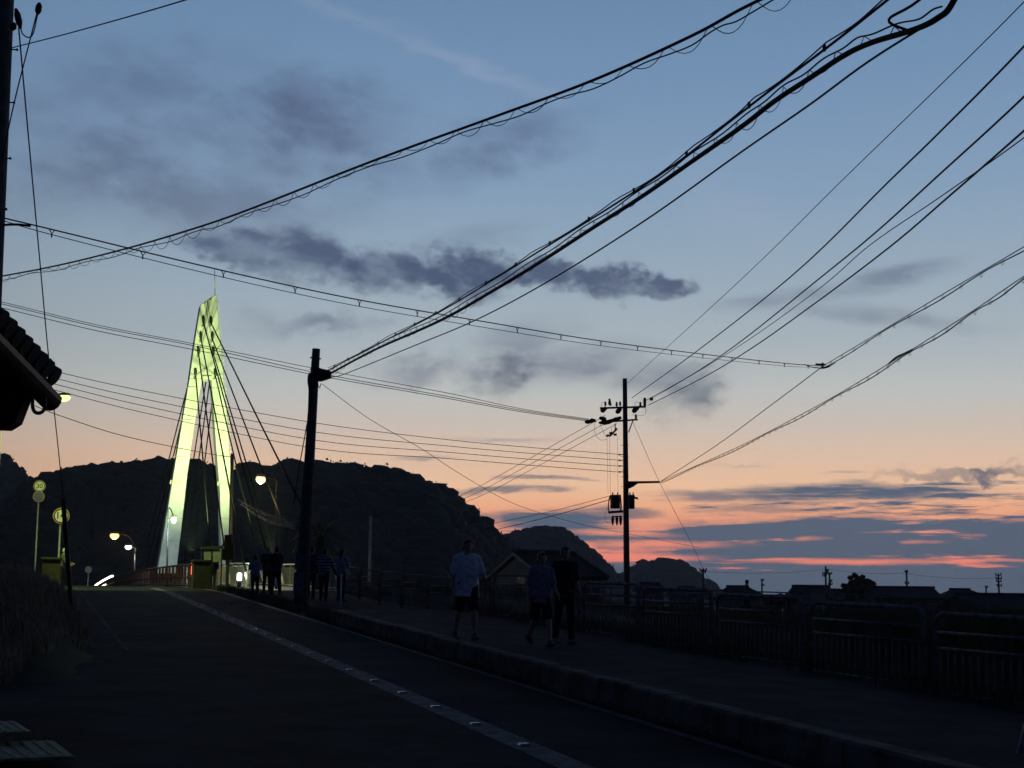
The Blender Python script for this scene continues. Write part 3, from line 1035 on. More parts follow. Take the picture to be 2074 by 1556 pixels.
# ------------------------------------------------------------------ house eave at the left edge
def eave():
    t = thing('tiled_house', Vector((-4.6, 9.0, road_z(9) - .1)), 'tiled house eave with gutter jutting in at the left edge', 'house')
    Y0, Y1 = 8.6, 10.6
    A_ = at(-120, 570, Y0)
    B_ = at(100, 794, Y1)
    ev = (B_ - A_)
    evh = Vector((ev.x, ev.y, 0)).normalized()
    L = ev.length
    d = ev.normalized()
    inn = Vector((-evh.y, evh.x, 0))           # toward the house (left)
    if inn.x > 0:
        inn = -inn
    upr = (inn * .87 + Vector((0, 0, .5))).normalized()   # up the roof slope
    nrm = d.cross(upr).normalized()
    if nrm.z < 0:
        nrm = -nrm
    n = 13
    # gutter: half-round trough under the tile ends
    gut = MB()
    prof = [(math.cos(a), math.sin(a)) for a in np.linspace(PI, 2 * PI, 9)]
    g0, g1 = A_ - Vector((0, 0, .03)), B_ - Vector((0, 0, .03))
    rg = .085
    out = -inn
    vs = []
    for P in (g0, g1 + d * .02):
        for k, (cx_, cz_) in enumerate(prof):
            vs.append(P + out * (cx_ * rg) + Vector((0, 0, cz_ * rg * 1.15)))
        for k, (cx_, cz_) in enumerate(reversed(prof)):
            vs.append(P + out * (cx_ * (rg - .008)) + Vector((0, 0, cz_ * (rg * 1.15 - .008) + .004)))
    k = 18
    fs = [(i, (i + 1) % k, k + (i + 1) % k, k + i) for i in range(k)]
    fs.append(tuple(range(k - 1, -1, -1)))
    fs.append(tuple(range(k, 2 * k)))
    gut.add(vs, fs)
    g = gut.build('gutter', mat('gutter_plastic', (.09, .08, .065), .45, .2, 5), t)
    MB().prism([g1 + d * .03 + out * (cx_ * rg) + Vector((0, 0, cz_ * rg * 1.15)) for cx_, cz_ in prof], d * .012).build('end_cap', MATS['gutter_plastic'], g)
    # tiles
    cov = MB()
    Lt = .34
    r_ = .066
    arc = [(math.cos(a), math.sin(a)) for a in np.linspace(0, PI, 9)]
    for i, sgn in ((0, 0), (1, Lt)):
        pass
    tile = MB()
    ro = [Vector((x * r_, 0, z * r_ + .005)) for x, z in arc]
    ri = [Vector((x * (r_ - .016), 0, z * (r_ - .016) + .005)) for x, z in reversed(arc)]
    sec = ro + ri
    kk = len(sec)
    vs = [q for q in sec] + [q * .92 + Vector((0, Lt, 0)) for q in sec]
    fs = [(i, (i + 1) % kk, kk + (i + 1) % kk, kk + i) for i in range(kk)] + [tuple(range(kk - 1, -1, -1)), tuple(range(kk, 2 * kk))]
    tile.add(vs, fs)
    # round decorated end disc
    tile.tube([Vector((0, -.012, .0)), Vector((0, .012, .0))], r_ * 1.06, 16)
    tme = tile.mesh('barrel_tile')
    tme.materials.append(M_TILE)
    pan = MB()
    pw = .135
    pp = [Vector((x, 0, -.035 - .02 * math.cos(x / pw * PI / 2))) for x in np.linspace(-pw, pw, 7)]
    pv = [q for q in pp] + [q + Vector((0, Lt, 0)) for q in pp] + [q - Vector((0, 0, .018)) for q in pp] + [q + Vector((0, Lt, -.018)) for q in pp]
    m7 = 7
    pf = []
    for i in range(6):
        pf += [(i, i + 1, m7 + i + 1, m7 + i), (2 * m7 + i, 3 * m7 + i, 3 * m7 + i + 1, 2 * m7 + i + 1), (i, 2 * m7 + i, 2 * m7 + i + 1, i + 1)]
    pan.add(pv, pf)
    pme = pan.mesh('pan_tile')
    pme.materials.append(M_TILE)
    step = L / n
    rot = Matrix((d, upr, nrm)).transposed().to_4x4()
    roof = MB().prism([A_ - d * .5 + nrm * .04 + upr * .03, B_ + nrm * .04 + upr * .03, B_ + nrm * .04 + upr * 3, A_ - d * .5 + nrm * .04 + upr * 3], nrm * .05).build('roof', M_TILE, t)
    inv = WM[t.name].inverted()
    for course in range(5):
        for i in range(n):
            p = A_ + d * (step * i) + upr * (course * .27 - .06) + nrm * .055 + Vector((0, 0, .045))
            place('barrel_tile', tme, roof, Matrix.Translation(p) @ rot)
            if i < n - 1:
                place('pan_tile', pme, roof, Matrix.Translation(p + d * step / 2) @ rot)
    # end ridge ball tile on the verge
    MB().ball(at(99, 735, 10.35), (.030, .030, .034), 12, 8).build('ridge_end_tile', M_TILE, roof, smooth=True)
    # soffit / wall mass behind the gutter
    Yw = Y1 - .1
    pl = [at(-260, 560, Yw), at(-40, 640, Yw), at(64, 796, Yw), at(58, 806, Yw), at(38, 858, Yw), at(17, 871, Yw), at(-260, 860, Yw)]
    MB().prism(pl, (0, .15, 0)).build('eave_board', mat('eave_timber', (.03, .027, .024), .85, .3, 4), t)
    wl = [at(-500, 860, 10.6), at(-90, 860, 10.6)]
    zb = road_z(10) - .3
    MB().prism([wl[0], wl[1], Vector((wl[1].x, wl[1].y, zb)), Vector((wl[0].x, wl[0].y, zb))], (0, .9, 0)).build('wall', M_WALLD, t)
    pq = [at(x, y, 10.4) for x, y in ((62, 803), (66, 800), (72, 806), (92, 808))]
    MB().tube(smooth_curve([at(63, 806, 10.4), at(66, 812, 10.4), at(66, 824, 10.4), at(70, 834, 10.4), at(78, 837, 10.4), at(87, 833, 10.4), at(91, 822, 10.4), at(91, 803, 10.4)], 5), .0135, 8).build('downpipe', MATS['gutter_plastic'], t, smooth=True)
    MB().tube(smooth_curve([at(60, 806, 10.45), at(70, 803, 10.45), at(85, 806, 10.45)], 4), .012, 6).build('bracket', MATS['gutter_plastic'], t, smooth=True)
    return t


eave()


# ------------------------------------------------------------------ street lamps
def lamp_head(parent, c, axis, size, col, strength, energy, lcol=None, aim=None, cone=125):
    axis = Vector(axis).normalized()
    q = axis.to_track_quat('X', 'Z').to_matrix()
    hd = MB()
    L, Wd, Hh = size
    hd.ball(Vector(c) + Vector((0, 0, Hh * .42)), (L / 2, Wd / 2, Hh * .26), 14, 8, q)
    h = hd.build('lamp_head', M_GREYP, parent, smooth=True)
    m = mat('lens_%s' % parent.name, (.9, .9, .85), .3, .05, 5, emit=col, estr=strength)
    MB().ball(Vector(c) - Vector((0, 0, Hh * .02)), (L * .48, Wd * .48, Hh * .50), 14, 8, q).build('lens', m, h, smooth=True)
    lp = Vector(c) - Vector((0, 0, Hh * .75))
    if aim is not None:
        light('lamp_light', 'SPOT', lp, energy, lcol or col, parent, .12, aim, cone, .35)
    else:
        light('lamp_light', 'POINT', lp, energy, lcol or col, parent, .12)


def street_lamp(base, post_top, head, label, col, strength, energy, size=(.5, .28, .16), m=M_STEEL, r=.06, bend=.6, group='street lamps', aim=None, cone=125):
    base, post_top, head = Vector(base), Vector(post_top), Vector(head)
    t = thing('street_lamp', base, label, 'street lamp', group)
    arm = smooth_curve([post_top - Vector((0, 0, .8)), post_top, post_top.lerp(head, .35) + Vector((0, 0, bend * .8)), head + Vector((0, 0, size[2] * .3))], 6)
    MB().tube([base, post_top - Vector((0, 0, .8))], [r * 1.25, r * .8], 10).build('post', m, t, smooth=True)
    MB().tube(arm, r * .7, 8).build('arm', m, t, smooth=True)
    d = head - post_top
    d.z = 0
    lamp_head(t, head, d, size, col, strength, energy, None, aim, cone)
    return t


GREEN = (.80, 1.0, .26)
WARM = (1.0, .72, .30)
ORANGE = (1.0, .58, .20)
COOL = (.72, 1.0, .98)
p = at(3, 880, 60)
street_lamp(Vector((p.x, p.y, ground_z(p.x, p.y))), at(4, 800, 60), at(129, 806, 58.5), 'glowing greenish street lamp just past the tiled eave', GREEN, 2.2, 1900, (.66, .38, .30), bend=.15, aim=at(100, 1130, 62), cone=134)
q = at(272, 1145, 200)
street_lamp(Vector((q.x, q.y, LOW)), at(272, 1104, 200), at(232, 1085, 200), 'orange street lamp on a curved post across the river', ORANGE, 2.6, 700, (1.3, .9, .9), mat('brown_post', (.05, .035, .025), .8, .2, 5, spec=.1), r=.10, bend=1.0)
q = at(276, 1150, 240)
street_lamp(Vector((q.x, q.y, LOW)), at(274, 1112, 240), at(260, 1108, 240), 'small white street lamp below the orange one', (.95, 1, .8), 2.5, 350, (1.2, .8, .8), r=.08, bend=.2)

# ------------------------------------------------------------------ cable-stayed footbridge
ST = 98.0
TP = RP(ST, 10.3)


def tw(x, y, off=0.0):
    """Pixel to the tower's vertical plane (square to the bridge), off metres along it."""
    r_ = ray(x, y)
    k = DH.dot(TP) + off
    return r_ * (k / DH.dot(r_))


UL, UR = 9.15, 11.75
foot = thing('cable_stayed_footbridge', RP(ST, 10.45), 'floodlit white cable-stayed footbridge tower with its deck and stays', 'bridge')
PS = 58.0


def fb_z(s):
    return max(.10, .14 + .5 * math.sin(min(1, max(0, (s - 58) / 100)) * PI)) if s < 160 else .1


def FP(s, u, h=0.0):
    return DH * s + UH * u + Vector((0, 0, fb_z(s) + h))


dm = MB()
ss = np.linspace(PS, 165, 40)
prof = [(UL - .15, 0), (UR + .15, 0), (UR + .15, -.45), (UL - .15, -.45)]
vs = [FP(s, u, h) for s in ss for u, h in prof]
fs = [(i * 4 + j, i * 4 + (j + 1) % 4, (i + 1) * 4 + (j + 1) % 4, (i + 1) * 4 + j) for i in range(len(ss) - 1) for j in range(4)] + [(0, 1, 2, 3), (156 + 0, 156 + 3, 156 + 2, 156 + 1)]
dm.add(vs, fs).build('deck', M_GREYP, foot)

DEP = DH * 1.25
pyl = MB().prism([tw(404.5, 620), tw(410.5, 616), tw(416, 612), tw(423, 607.5), tw(436, 599), tw(439.5, 640), tw(445, 700), tw(450.5, 768), tw(389.5, 768), tw(385, 740), tw(394.5, 670)][0:8] + [tw(382, 768), tw(393, 690)], DEP).build('pylon_head', M_TOWER, foot, bevel=.05)
legl = MB()
legl.prism([tw(382, 768.4), tw(408, 768.4), tw(393, 860), tw(378, 960), tw(367, 1060), tw(355, 1162), tw(316, 1162)], DEP * .97).build('pylon_leg', M_TOWER, foot, bevel=.05)
legr = MB()
legr.prism([tw(426, 768.4), tw(450.5, 768.4), tw(458, 850), tw(467, 982), tw(466, 1010), tw(462, 1162), tw(446, 1162), tw(443.5, 1000), tw(435, 900)], DEP * .97).build('pylon_leg', M_TOWER, foot, bevel=.05)
MB().prism([tw(408, 764), tw(426.5, 764), tw(426.5, 771), tw(408, 771)], DEP * 1.15).build('crossbeam', M_TOWER, foot, bevel=.03)
# folded ribs on the head and joint bands on the legs
for a in (((413, 616), (418, 612), (421, 660), (417, 662)), ((424, 608), (429, 605), (431, 655), (427, 660)), ((404, 640), (407, 625), (411, 650), (408, 668))):
    MB().prism([tw(x, y, -.64) for x, y in a], DH * .12).build('rib', M_TOWER, pyl, bevel=.02)
for x0, x1, y in ((344.5, 367, 977), (440, 465.5, 980)):
    for k in range(5):
        xa = x0 + (x1 - x0) * (k + .15) / 5
        xb = x0 + (x1 - x0) * (k + .75) / 5
        MB().prism([tw(xa, y - 5, -.625), tw(xb, y - 5 + .8, -.625), tw(xb - 1.2, y + 4, -.625), tw(xa - 1.2, y + 3.5, -.625)], DH * .03).build('splice_plate', mat('splice', (.52, .54, .45), .5, .2, 5), foot)
for xa, xb, y in ((377, 404, 784), (428, 452, 786), (365.5, 391, 850), (434, 458, 855), (351, 378, 925), (439, 463, 925), (334, 368, 1050), (446, 464, 1050), (327, 361, 1095)):
    MB().prism([tw(xa, y, -.63), tw(xb, y, -.63), tw(xb, y + .8, -.63), tw(xa, y + .8, -.63)], DH * .03).build('weld_seam', mat('seam', (.40, .42, .36), .6, .2, 5), foot)
MB().tube([tw(436, 602), tw(435.2, 575), tw(434.5, 545)], [.045, .03, .018], 8).build('antenna', M_WHITE, foot, smooth=True)
# climbing loops down the outer edge
rung = MB().tube([(0, 0, -.07), (.16, 0, -.07), (.20, 0, 0), (.16, 0, .07), (0, 0, .07)], .022, 5).mesh('step_loop')
rung.materials.append(M_WHITE)
yaw = Matrix.Rotation(math.atan2(UH.y, UH.x), 4, 'Z')
inv = WM[foot.name].inverted()
edge = [(437, 606), (439.5, 640), (445, 700), (450.5, 768), (458, 850), (466.5, 978)]
for k in range(44):
    y = 612 + k * 8.4
    for (xa, ya), (xb, yb) in zip(edge, edge[1:]):
        if ya <= y <= yb:
            x = xa + (xb - xa) * (y - ya) / (yb - ya)
    place('step_loop', rung, foot, inv @ Matrix.Translation(tw(x - .3, y, -.35)) @ yaw)
# anchorages and stay cables
left_a = [(412, 650), (407, 682), (402, 712), (396, 756)]
right_a = [(427.5, 650), (430, 682), (432, 712), (436, 756)]
M_STAY = mat('stay_cable', (.022, .024, .024), .9, .2, 10, spec=.05)
nearR = [57.9, 65.8, 72.4, 78.7]
for k in range(4):
    for side, (x, y) in ((-1, left_a[k]), (1, right_a[k])):
        P = tw(x, y, -.62)
        an = MB().tube([tw(x, y - 9, -.68), tw(x, y - 5, -.74), tw(x, y + 3, -.74), tw(x + .5, y + 8, -.74)], [.05, .105, .095, .04], 8).build('anchorage', M_DARKM, foot, smooth=True)
        MB().tube([tw(x + .5, y + 8, -.74), tw(x - 3, y + 12, -.8)], .03, 5).build('bracket', M_DARKM, an)
        u = UL - .1 if side < 0 else UR - .1
        sN = nearR[k]
        sF = ST + (ST - sN) * 1.02
        for s_ in (sN, sF):
            E_ = FP(s_, u, .15)
            start = tw(x + .5, y + 6, -.74 if s_ < ST else .7)
            MB().tube([start, start.lerp(E_, .5) - Vector((0, 0, .06)), E_], .045, 6).build('stay_cable', M_STAY, foot, smooth=True)
            dr = (start - E_).normalized()
            MB().tube([E_ - dr * .1, E_ + dr * 1.1], .075, 8).build('stay_sleeve', M_WHITE, foot, smooth=True)
# footbridge railings
post_me = MB().box((0, 0, .52), (.06, .06, 1.04)).mesh('railing_post')
post_me.materials.append(M_GREYP)
bal_me = MB().box((0, 0, .50), (.022, .022, .86)).mesh('baluster')
bal_me.materials.append(M_GREYP)
for u, s0 in ((UL, 66.0), (UR, 57.0)):
    s_ = s0
    while s_ < 128:
        place('railing_post', post_me, foot, inv @ Matrix.Translation(FP(s_, u)) @ rotroad)
        if s_ < 92:
            for j in range(1, 9):
                place('baluster', bal_me, foot, inv @ Matrix.Translation(FP(s_ + j * .222, u)) @ rotroad)
        s_ += 2.0
    for h in (.08, 1.06):
        MB().tube([FP(q, u, h) for q in np.linspace(s0, 128, 30)], .035 if h > 1 else .025, 6).build('hand_rail', M_WHITE, foot, smooth=True)

# tower floodlights on short posts by the deck
for u, s_, tx, ty in ((UL - 1.0, 82, 403, 800), (UR + .9, 82, 440, 800)):
    b0 = FP(s_, u, -1.2)
    hd = FP(s_, u, 1.6)
    t = thing('floodlight', b0, 'floodlight on the %s side of the footbridge aimed up at the tower' % ('road' if u < 10 else 'field'), 'floodlight', 'tower floodlights')
    MB().tube([b0, hd], .05, 8).build('post', M_DARKM, t, smooth=True)
    tgt = tw(tx, ty)
    dr = (tgt - hd).normalized()
    qm = dr.to_track_quat('Z', 'Y').to_matrix()
    MB().box(hd, (.4, .3, .16), qm).build('housing', M_DARKM, t, bevel=.02)
    MB().box(hd + dr * .085, (.36, .26, .01), qm).build('lens', mat('flood_lens', (.8, .8, .7), .2, .05, 5, emit=(.85, 1, .45), estr=2), t)
    light('flood_light', 'SPOT', hd + dr * .15, 15500, (.79, 1.0, .40), t, .15, tw(tx, ty - 30), 66, 1.0)

# lamps around the bridge
q = at(342, 1120, 90)
street_lamp(Vector((q.x, q.y, -.8)), at(341, 1032, 90), at(352, 1052, 89.5), 'white street lamp glaring in front of the left tower leg', COOL, 5, 420, (.42, .3, .42), M_DARKM, .05, .3)
q = at(566, 1160, 74)
street_lamp(Vector((q.x, q.y, ground_z(q.x, q.y))), at(560, 972, 74), at(528, 971, 73), 'yellowish street lamp glowing against the wooded hill', WARM, 2.6, 420, (.60, .42, .42), mat('black_post', (.006, .006, .006), .9, .2, 5, spec=.05), .045, .12)

# ------------------------------------------------------------------ road bridge with red railings
rbz = thing('road_bridge', RP(63, 3.7), 'arched road bridge with red railings and square end pillars', 'bridge')
mb = MB()
ss = np.linspace(63.02, 215, 60)
prof = [(.2, 0), (6.95, 0), (6.95, -.7), (.2, -.7)]
vs = [RP(s, u, h) for s in ss for u, h in prof]
n_ = len(ss)
fs = [(i * 4 + j, i * 4 + (j + 1) % 4, (i + 1) * 4 + (j + 1) % 4, (i + 1) * 4 + j) for i in range(n_ - 1) for j in range(4)] + [(0, 1, 2, 3), ((n_ - 1) * 4, (n_ - 1) * 4 + 3, (n_ - 1) * 4 + 2, (n_ - 1) * 4 + 1)]
mb.add(vs, fs).build('deck', M_ASPHALT, rbz)
M_PILL = mat('pillar_stone', (.06, .054, .034), .85, .3, 4, bump=.4)
for u in (6.75, .75):
    for s_ in (63.4, 190):
        c0 = RP(s_, u)
        MB().box(c0 + Vector((0, 0, .5)), (.72, .72, 1.2), rotroad.to_3x3()).box(c0 + Vector((0, 0, 1.13)), (.82, .82, .10), rotroad.to_3x3()).build('end_pillar', M_PILL, rbz, bevel=.02)
rb_me = MB().box((0, 0, .52), (.10, .22, .90)).mesh('railing_baluster')
rb_me.materials.append(M_RED)
rinv = WM[rbz.name].inverted()
for u, stp, s1 in ((6.75, 2.05, 132), (.75, 2.05, 150)):
    s_ = 64.1
    while s_ < s1:
        place('railing_baluster', rb_me, rbz, rinv @ Matrix.Translation(RP(s_, u)) @ rotroad)
        s_ += stp
    for h, r_ in ((1.02, .05), (.46, .035), (.10, .045)):
        MB().tube([RP(q, u, h) for q in np.linspace(63.8, 189.5, 50)], r_, 6).build('hand_rail', M_RED, rbz, smooth=True)
# glowing tubes added in place of a light streak on the railing's far end
MB().tube([RP(q, 6.60, 1.02) for q in np.linspace(132, 176, 24)], .085, 8).build('light_streak', mat('streak_glow', (.9, .9, .8), .4, .02, 5, emit=(1.0, .97, .72), estr=5), rbz, smooth=True)
MB().tube([RP(q, 6.45, .45) for q in np.linspace(140, 172, 16)], .06, 8).build('light_streak', mat('streak_glow_low', (.9, .9, .8), .4, .02, 5, emit=(1.0, .97, .75), estr=3), rbz, smooth=True)
light('streak_fill', 'POINT', RP(135, 6.2, .9), 14, (1, .9, .6), rbz, .2)  # added point light for the streak's glow; the rail carries no lamp


def marker(base, h, r_, col, strg, label, name='tail_streak', energy=0):  # glowing post
    t = thing(name, base, label, 'lamp')
    MB().tube([base, base + Vector((0, 0, h * .45))], r_ * .8, 8).build('post', M_DARKM, t, smooth=True)
    MB().tube([base + Vector((0, 0, h * .45)), base + Vector((0, 0, h * .5)), base + Vector((0, 0, h * .95)), base + Vector((0, 0, h))], [r_ * .7, r_, r_, r_ * .6], 10).build('lens', mat('lens_%s' % t.name, (.8, .8, .8), .3, .05, 5, emit=col, estr=strg), t, smooth=True)  # for the tail streak just the added glowing body, no real lens
    if energy:
        light('glow_light', 'POINT', base + Vector((0, 0, h + .15)), energy, col, t, .05)
    return t


marker(FP(86, UL - .55), 1.15, .06, (1.0, .09, .05), 4, 'upright red tail-light streak, built as a glowing post at the left end of the footbridge railing', energy=6)  # glowing post added in place of a passing tail light's streak
q = at(485, 1164, 66)
bl = marker(Vector((q.x, q.y, q.z - .55)), .62, .11, (1.0, 1.0, .82), 3, 'bright white bollard lamp at the footbridge entrance', 'bollard_lamp', 18)


# ------------------------------------------------------------------ boards and cabinets by the footbridge
nb = at(430, 1180, 66)
nb.z = ground_z(nb.x, nb.y)
t = thing('notice_board', nb, 'twin-panel notice board on posts before the tower', 'notice board')
for x in (409, 429.5, 450):
    a = at(x, 1104, 65)
    MB().tube([Vector((a.x, a.y, nb.z - .2)), a], .035, 6).build('post', M_DARKM, t)
for x0, x1 in ((413, 427.5), (431.5, 446.5)):
    MB().prism([at(x0, 1115, 65), at(x1, 1114, 65), at(x1, 1138, 65), at(x0, 1139, 65)], (0, .05, 0)).build('panel', mat('board_panel', (.28, .30, .23), .6, .15, 6), t)
MB().prism([at(406, 1108, 65), at(453, 1106, 65), at(453, 1112, 65), at(406, 1113, 65)], (0, .3, 0)).build('board_roof', M_DARKM, t)
cb = at(462, 1150, 70)
cb.z = ground_z(cb.x, cb.y)
t = thing('control_cabinet', cb, 'pair of stacked dark control cabinets on a post beside the notice board', 'cabinet')
for pts in (((456, 1084), (470, 1083), (470, 1101), (456, 1102)), ((452, 1101.5), (474, 1100.5), (474, 1134), (452, 1135))):
    MB().prism([at(x, y, 70) for x, y in pts], (0, .4, 0)).build('cabinet_box', MATS['black_post'], t, bevel=.02)
a = at(463, 1100, 70.3)
MB().tube([Vector((a.x, a.y, cb.z - .2)), a], .08, 8).build('post', M_DARKM, t)

# dark pole by the tower, thin pale pole and road signs
a, c_ = at(470.5, 919, 76), at(468, 1150, 76)
t = thing('utility_pole', Vector((c_.x, c_.y, ground_z(c_.x, c_.y))), 'slim dark utility pole standing right beside the tower leg', 'utility pole')
pole_shaft(t, Vector((c_.x, c_.y, ground_z(c_.x, c_.y) - .2)), a, .11, .085, M_DARKM)
for y in (1000, 1030, 1060):
    MB().tube([at(464, y, 76), at(477, y - 1, 76)], .014, 5).build('step_bolt', M_DARKM, t)
a, c_ = at(751, 1046, 105), at(748, 1165, 105)
t = thing('utility_pole', Vector((c_.x, c_.y, LOW)), 'thin pale pole before the wooded hill carrying slack wires', 'utility pole')
pole_shaft(t, Vector((c_.x, c_.y, LOW - .2)), a, .14, .10, mat('pale_pole', (.33, .33, .32), .7, .2, 3))
bar(at(744, 1068, 105), at(757, 1067, 105), .09, t, 'crossarm')
a, c_ = at(575, 1067, 92), at(566, 1130, 92)
for k, (ya, yb) in enumerate(((1008, 1062), (1012, 1066), (1018, 1068), (1022, 1073))):
    wire(['highest', 'second', 'third', 'lowest'][k] + ' of four faint sagging wires between the dark pole and the centre pole', at(476 + k * 4, ya, 76), at(605, yb, 47), [(520, ya + 24), (565, ya + 42)], .010)


def text_mesh(txt, size, m, parent, mw):
    cu = bpy.data.curves.new('lettering', 'FONT')
    cu.body = txt
    cu.size = size
    cu.align_x = 'CENTER'
    cu.align_y = 'CENTER'
    cu.extrude = .004
    cu.offset = .022 * size
    tmp = bpy.data.objects.new('tmp', cu)
    COL.objects.link(tmp)
    bpy.context.view_layer.update()
    me = bpy.data.meshes.new_from_object(tmp.evaluated_get(bpy.context.evaluated_depsgraph_get()))
    bpy.data.objects.remove(tmp)
    me.materials.clear()
    me.materials.append(m)
    o = bpy.data.objects.new('lettering', me)
    COL.objects.link(o)
    o.parent = parent
    o.matrix_basis = mw
    return o


def disc_mesh(name, r_, th, m, ring=None, n=32):
    mb = MB()
    if ring is None:
        mb.tube([(0, 0, -th / 2), (0, 0, th / 2)], r_, n)
    else:
        vs = []
        for z in (-th / 2, th / 2):
            for rr in (r_, ring):
                vs += [(rr * math.cos(2 * PI * k / n), rr * math.sin(2 * PI * k / n), z) for k in range(n)]
        fs = []
        for k in range(n):
            j = (k + 1) % n
            fs += [(k, j, n + j, n + k), (2 * n + k, 3 * n + k, 3 * n + j, 2 * n + j), (k, 2 * n + k, 2 * n + j, j), (n + k, n + j, 3 * n + j, 3 * n + k)]
        mb.add(vs, fs)
    me = mb.mesh(name)
    me.materials.append(m)
    return me


M_SW = mat('sign_white', (.62, .62, .55), .35, .05, 3)
M_SR = mat('sign_red', (.16, .02, .02), .35, .1, 3)
M_SB = mat('sign_blue', (.03, .06, .28), .35, .1, 3)
M_ST = mat('sign_lettering', (.02, .03, .10), .4, .1, 3)


def round_sign(t, c, r_, text=None, face=M_SW, slash=False):
    f_ = -Vector((c.x, c.y, 0)).normalized()
    q = f_.to_track_quat('Z', 'Y').to_matrix().to_4x4()
    loc = WM[t.name].inverted() @ Matrix.Translation(c) @ q
    pl = place('sign_plate', disc_mesh('sign_plate', r_, .02, M_SW), t, loc)
    rg = place('sign_ring', disc_mesh('sign_ring', r_ * .955, .012, M_SR, r_ * .76), t, loc @ Matrix.Translation((0, 0, .013)))
    if face is not M_SW:
        place('sign_face', disc_mesh('sign_face', r_ * .755, .010, face), t, loc @ Matrix.Translation((0, 0, .012)))
    if slash:
        place('sign_slash', MB().box((0, 0, .014), (r_ * 1.6, r_ * .17, .010), Matrix.Rotation(-PI / 4, 3, 'Z')).mesh('sign_slash'), t, loc).data.materials.append(M_SR)
    if text:
        text_mesh(text, r_ * 1.15, M_ST, t, loc @ Matrix.Translation((-.12 * r_ if text == '14' else 0, 0, .018)))


SY = 66.0
a = at(80, 984, SY)
base = at(70, 1172, SY)
base.z = ground_z(base.x, base.y)
t = thing('road_sign', base, 'speed limit 30 sign over a round no-parking sign on one post', 'road sign')
MB().tube([base - Vector((0, 0, .3)), at(80, 976, SY)], .038, 8).build('post', M_STEEL, t, smooth=True)
round_sign(t, at(80, 985, SY - .08), 11.5 * SY / F, '30')
round_sign(t, at(78.5, 1006, SY - .08), 11 * SY / F, None, M_SB, True)
a = at(123, 1045, SY - 2)
base = at(116, 1190, SY - 2)
base.z = ground_z(base.x, base.y)
t = thing('road_sign', base, 'large weight limit 14 sign half hidden behind the stay guard pipe', 'road sign')
MB().tube([base - Vector((0, 0, .3)), at(123.5, 1035, SY - 2)], .045, 8).build('post', M_STEEL, t, smooth=True)
round_sign(t, at(124, 1045, SY - 2.1), 15.5 * SY / F, '14')
# round sign far along the bridge
b0 = RP(150, 1.2)
t = thing('road_sign', b0, 'small faint round sign seen far along the road bridge', 'road sign')
c_ = at(179, 1154, 150)
base = Vector((c_.x, c_.y, road_z(152)))
MB().tube([base, c_ + Vector((0, 0, .2))], .05, 6).build('post', M_STEEL, t)
f_ = -Vector((c_.x, c_.y, 0)).normalized()
place('sign_plate', disc_mesh('sign_plate', .33, .02, M_GREYP), t, WM[t.name].inverted() @ Matrix.Translation(c_ + f_ * .08) @ f_.to_track_quat('Z', 'Y').to_matrix().to_4x4())
# slim marker post on the footway and a leaning stake at the lower right corner
a, c_ = at(691, 1178, 44), at(689, 1238, 44)
t = thing('marker_post', c_, 'slim pale marker post at the end of the kerb', 'post')
MB().tube([c_ - Vector((0, 0, .1)), a.lerp(a + (a - c_), .2)], .028, 8).build('post', M_WHITE, t, smooth=True)
MB().ball(a + (a - c_) * .2, .045, 8, 6).build('post_cap', M_WHITE, t, smooth=True)
a, c_ = at(2073, 1490, 13), at(2052, 1575, 13)
t = thing('marker_stake', c_, 'leaning thin stake at the lower right corner of the footway', 'stake')
MB().tube([c_, a + (a - c_) * .6], .022, 7).build('stake', M_STEEL, t, smooth=True)
MB().tube([a + (a - c_) * .45, a + (a - c_) * .62], .03, 7).build('cap', M_WHITE, t, smooth=True)


# ------------------------------------------------------------------ wooded hills
def np_mesh(name, V, Fq, m, parent=None, smooth=False):
    """V (n,3); Fq (k,3) or (k,4) index array."""
    me = bpy.data.meshes.new(name)
    k, w = Fq.shape
    me.vertices.add(len(V))
    me.vertices.foreach_set('co', np.ascontiguousarray(V, dtype=np.float32).ravel())
    me.loops.add(k * w)
    me.loops.foreach_set('vertex_index', np.ascontiguousarray(Fq, dtype=np.int32).ravel())
    me.polygons.add(k)
    me.polygons.foreach_set('loop_start', np.arange(0, k * w, w, dtype=np.int32))
    me.polygons.foreach_set('loop_total', np.full(k, w, dtype=np.int32))
    me.update(calc_edges=True)
    me.materials.append(m)
    if smooth:
        me.polygons.foreach_set('use_smooth', np.ones(k, dtype=bool))
    o = bpy.data.objects.new(name, me)
    COL.objects.link(o)
    if parent is not None:
        o.parent = parent
        if parent.name in WM:
            o.matrix_parent_inverse = WM[parent.name].inverted()
    return o


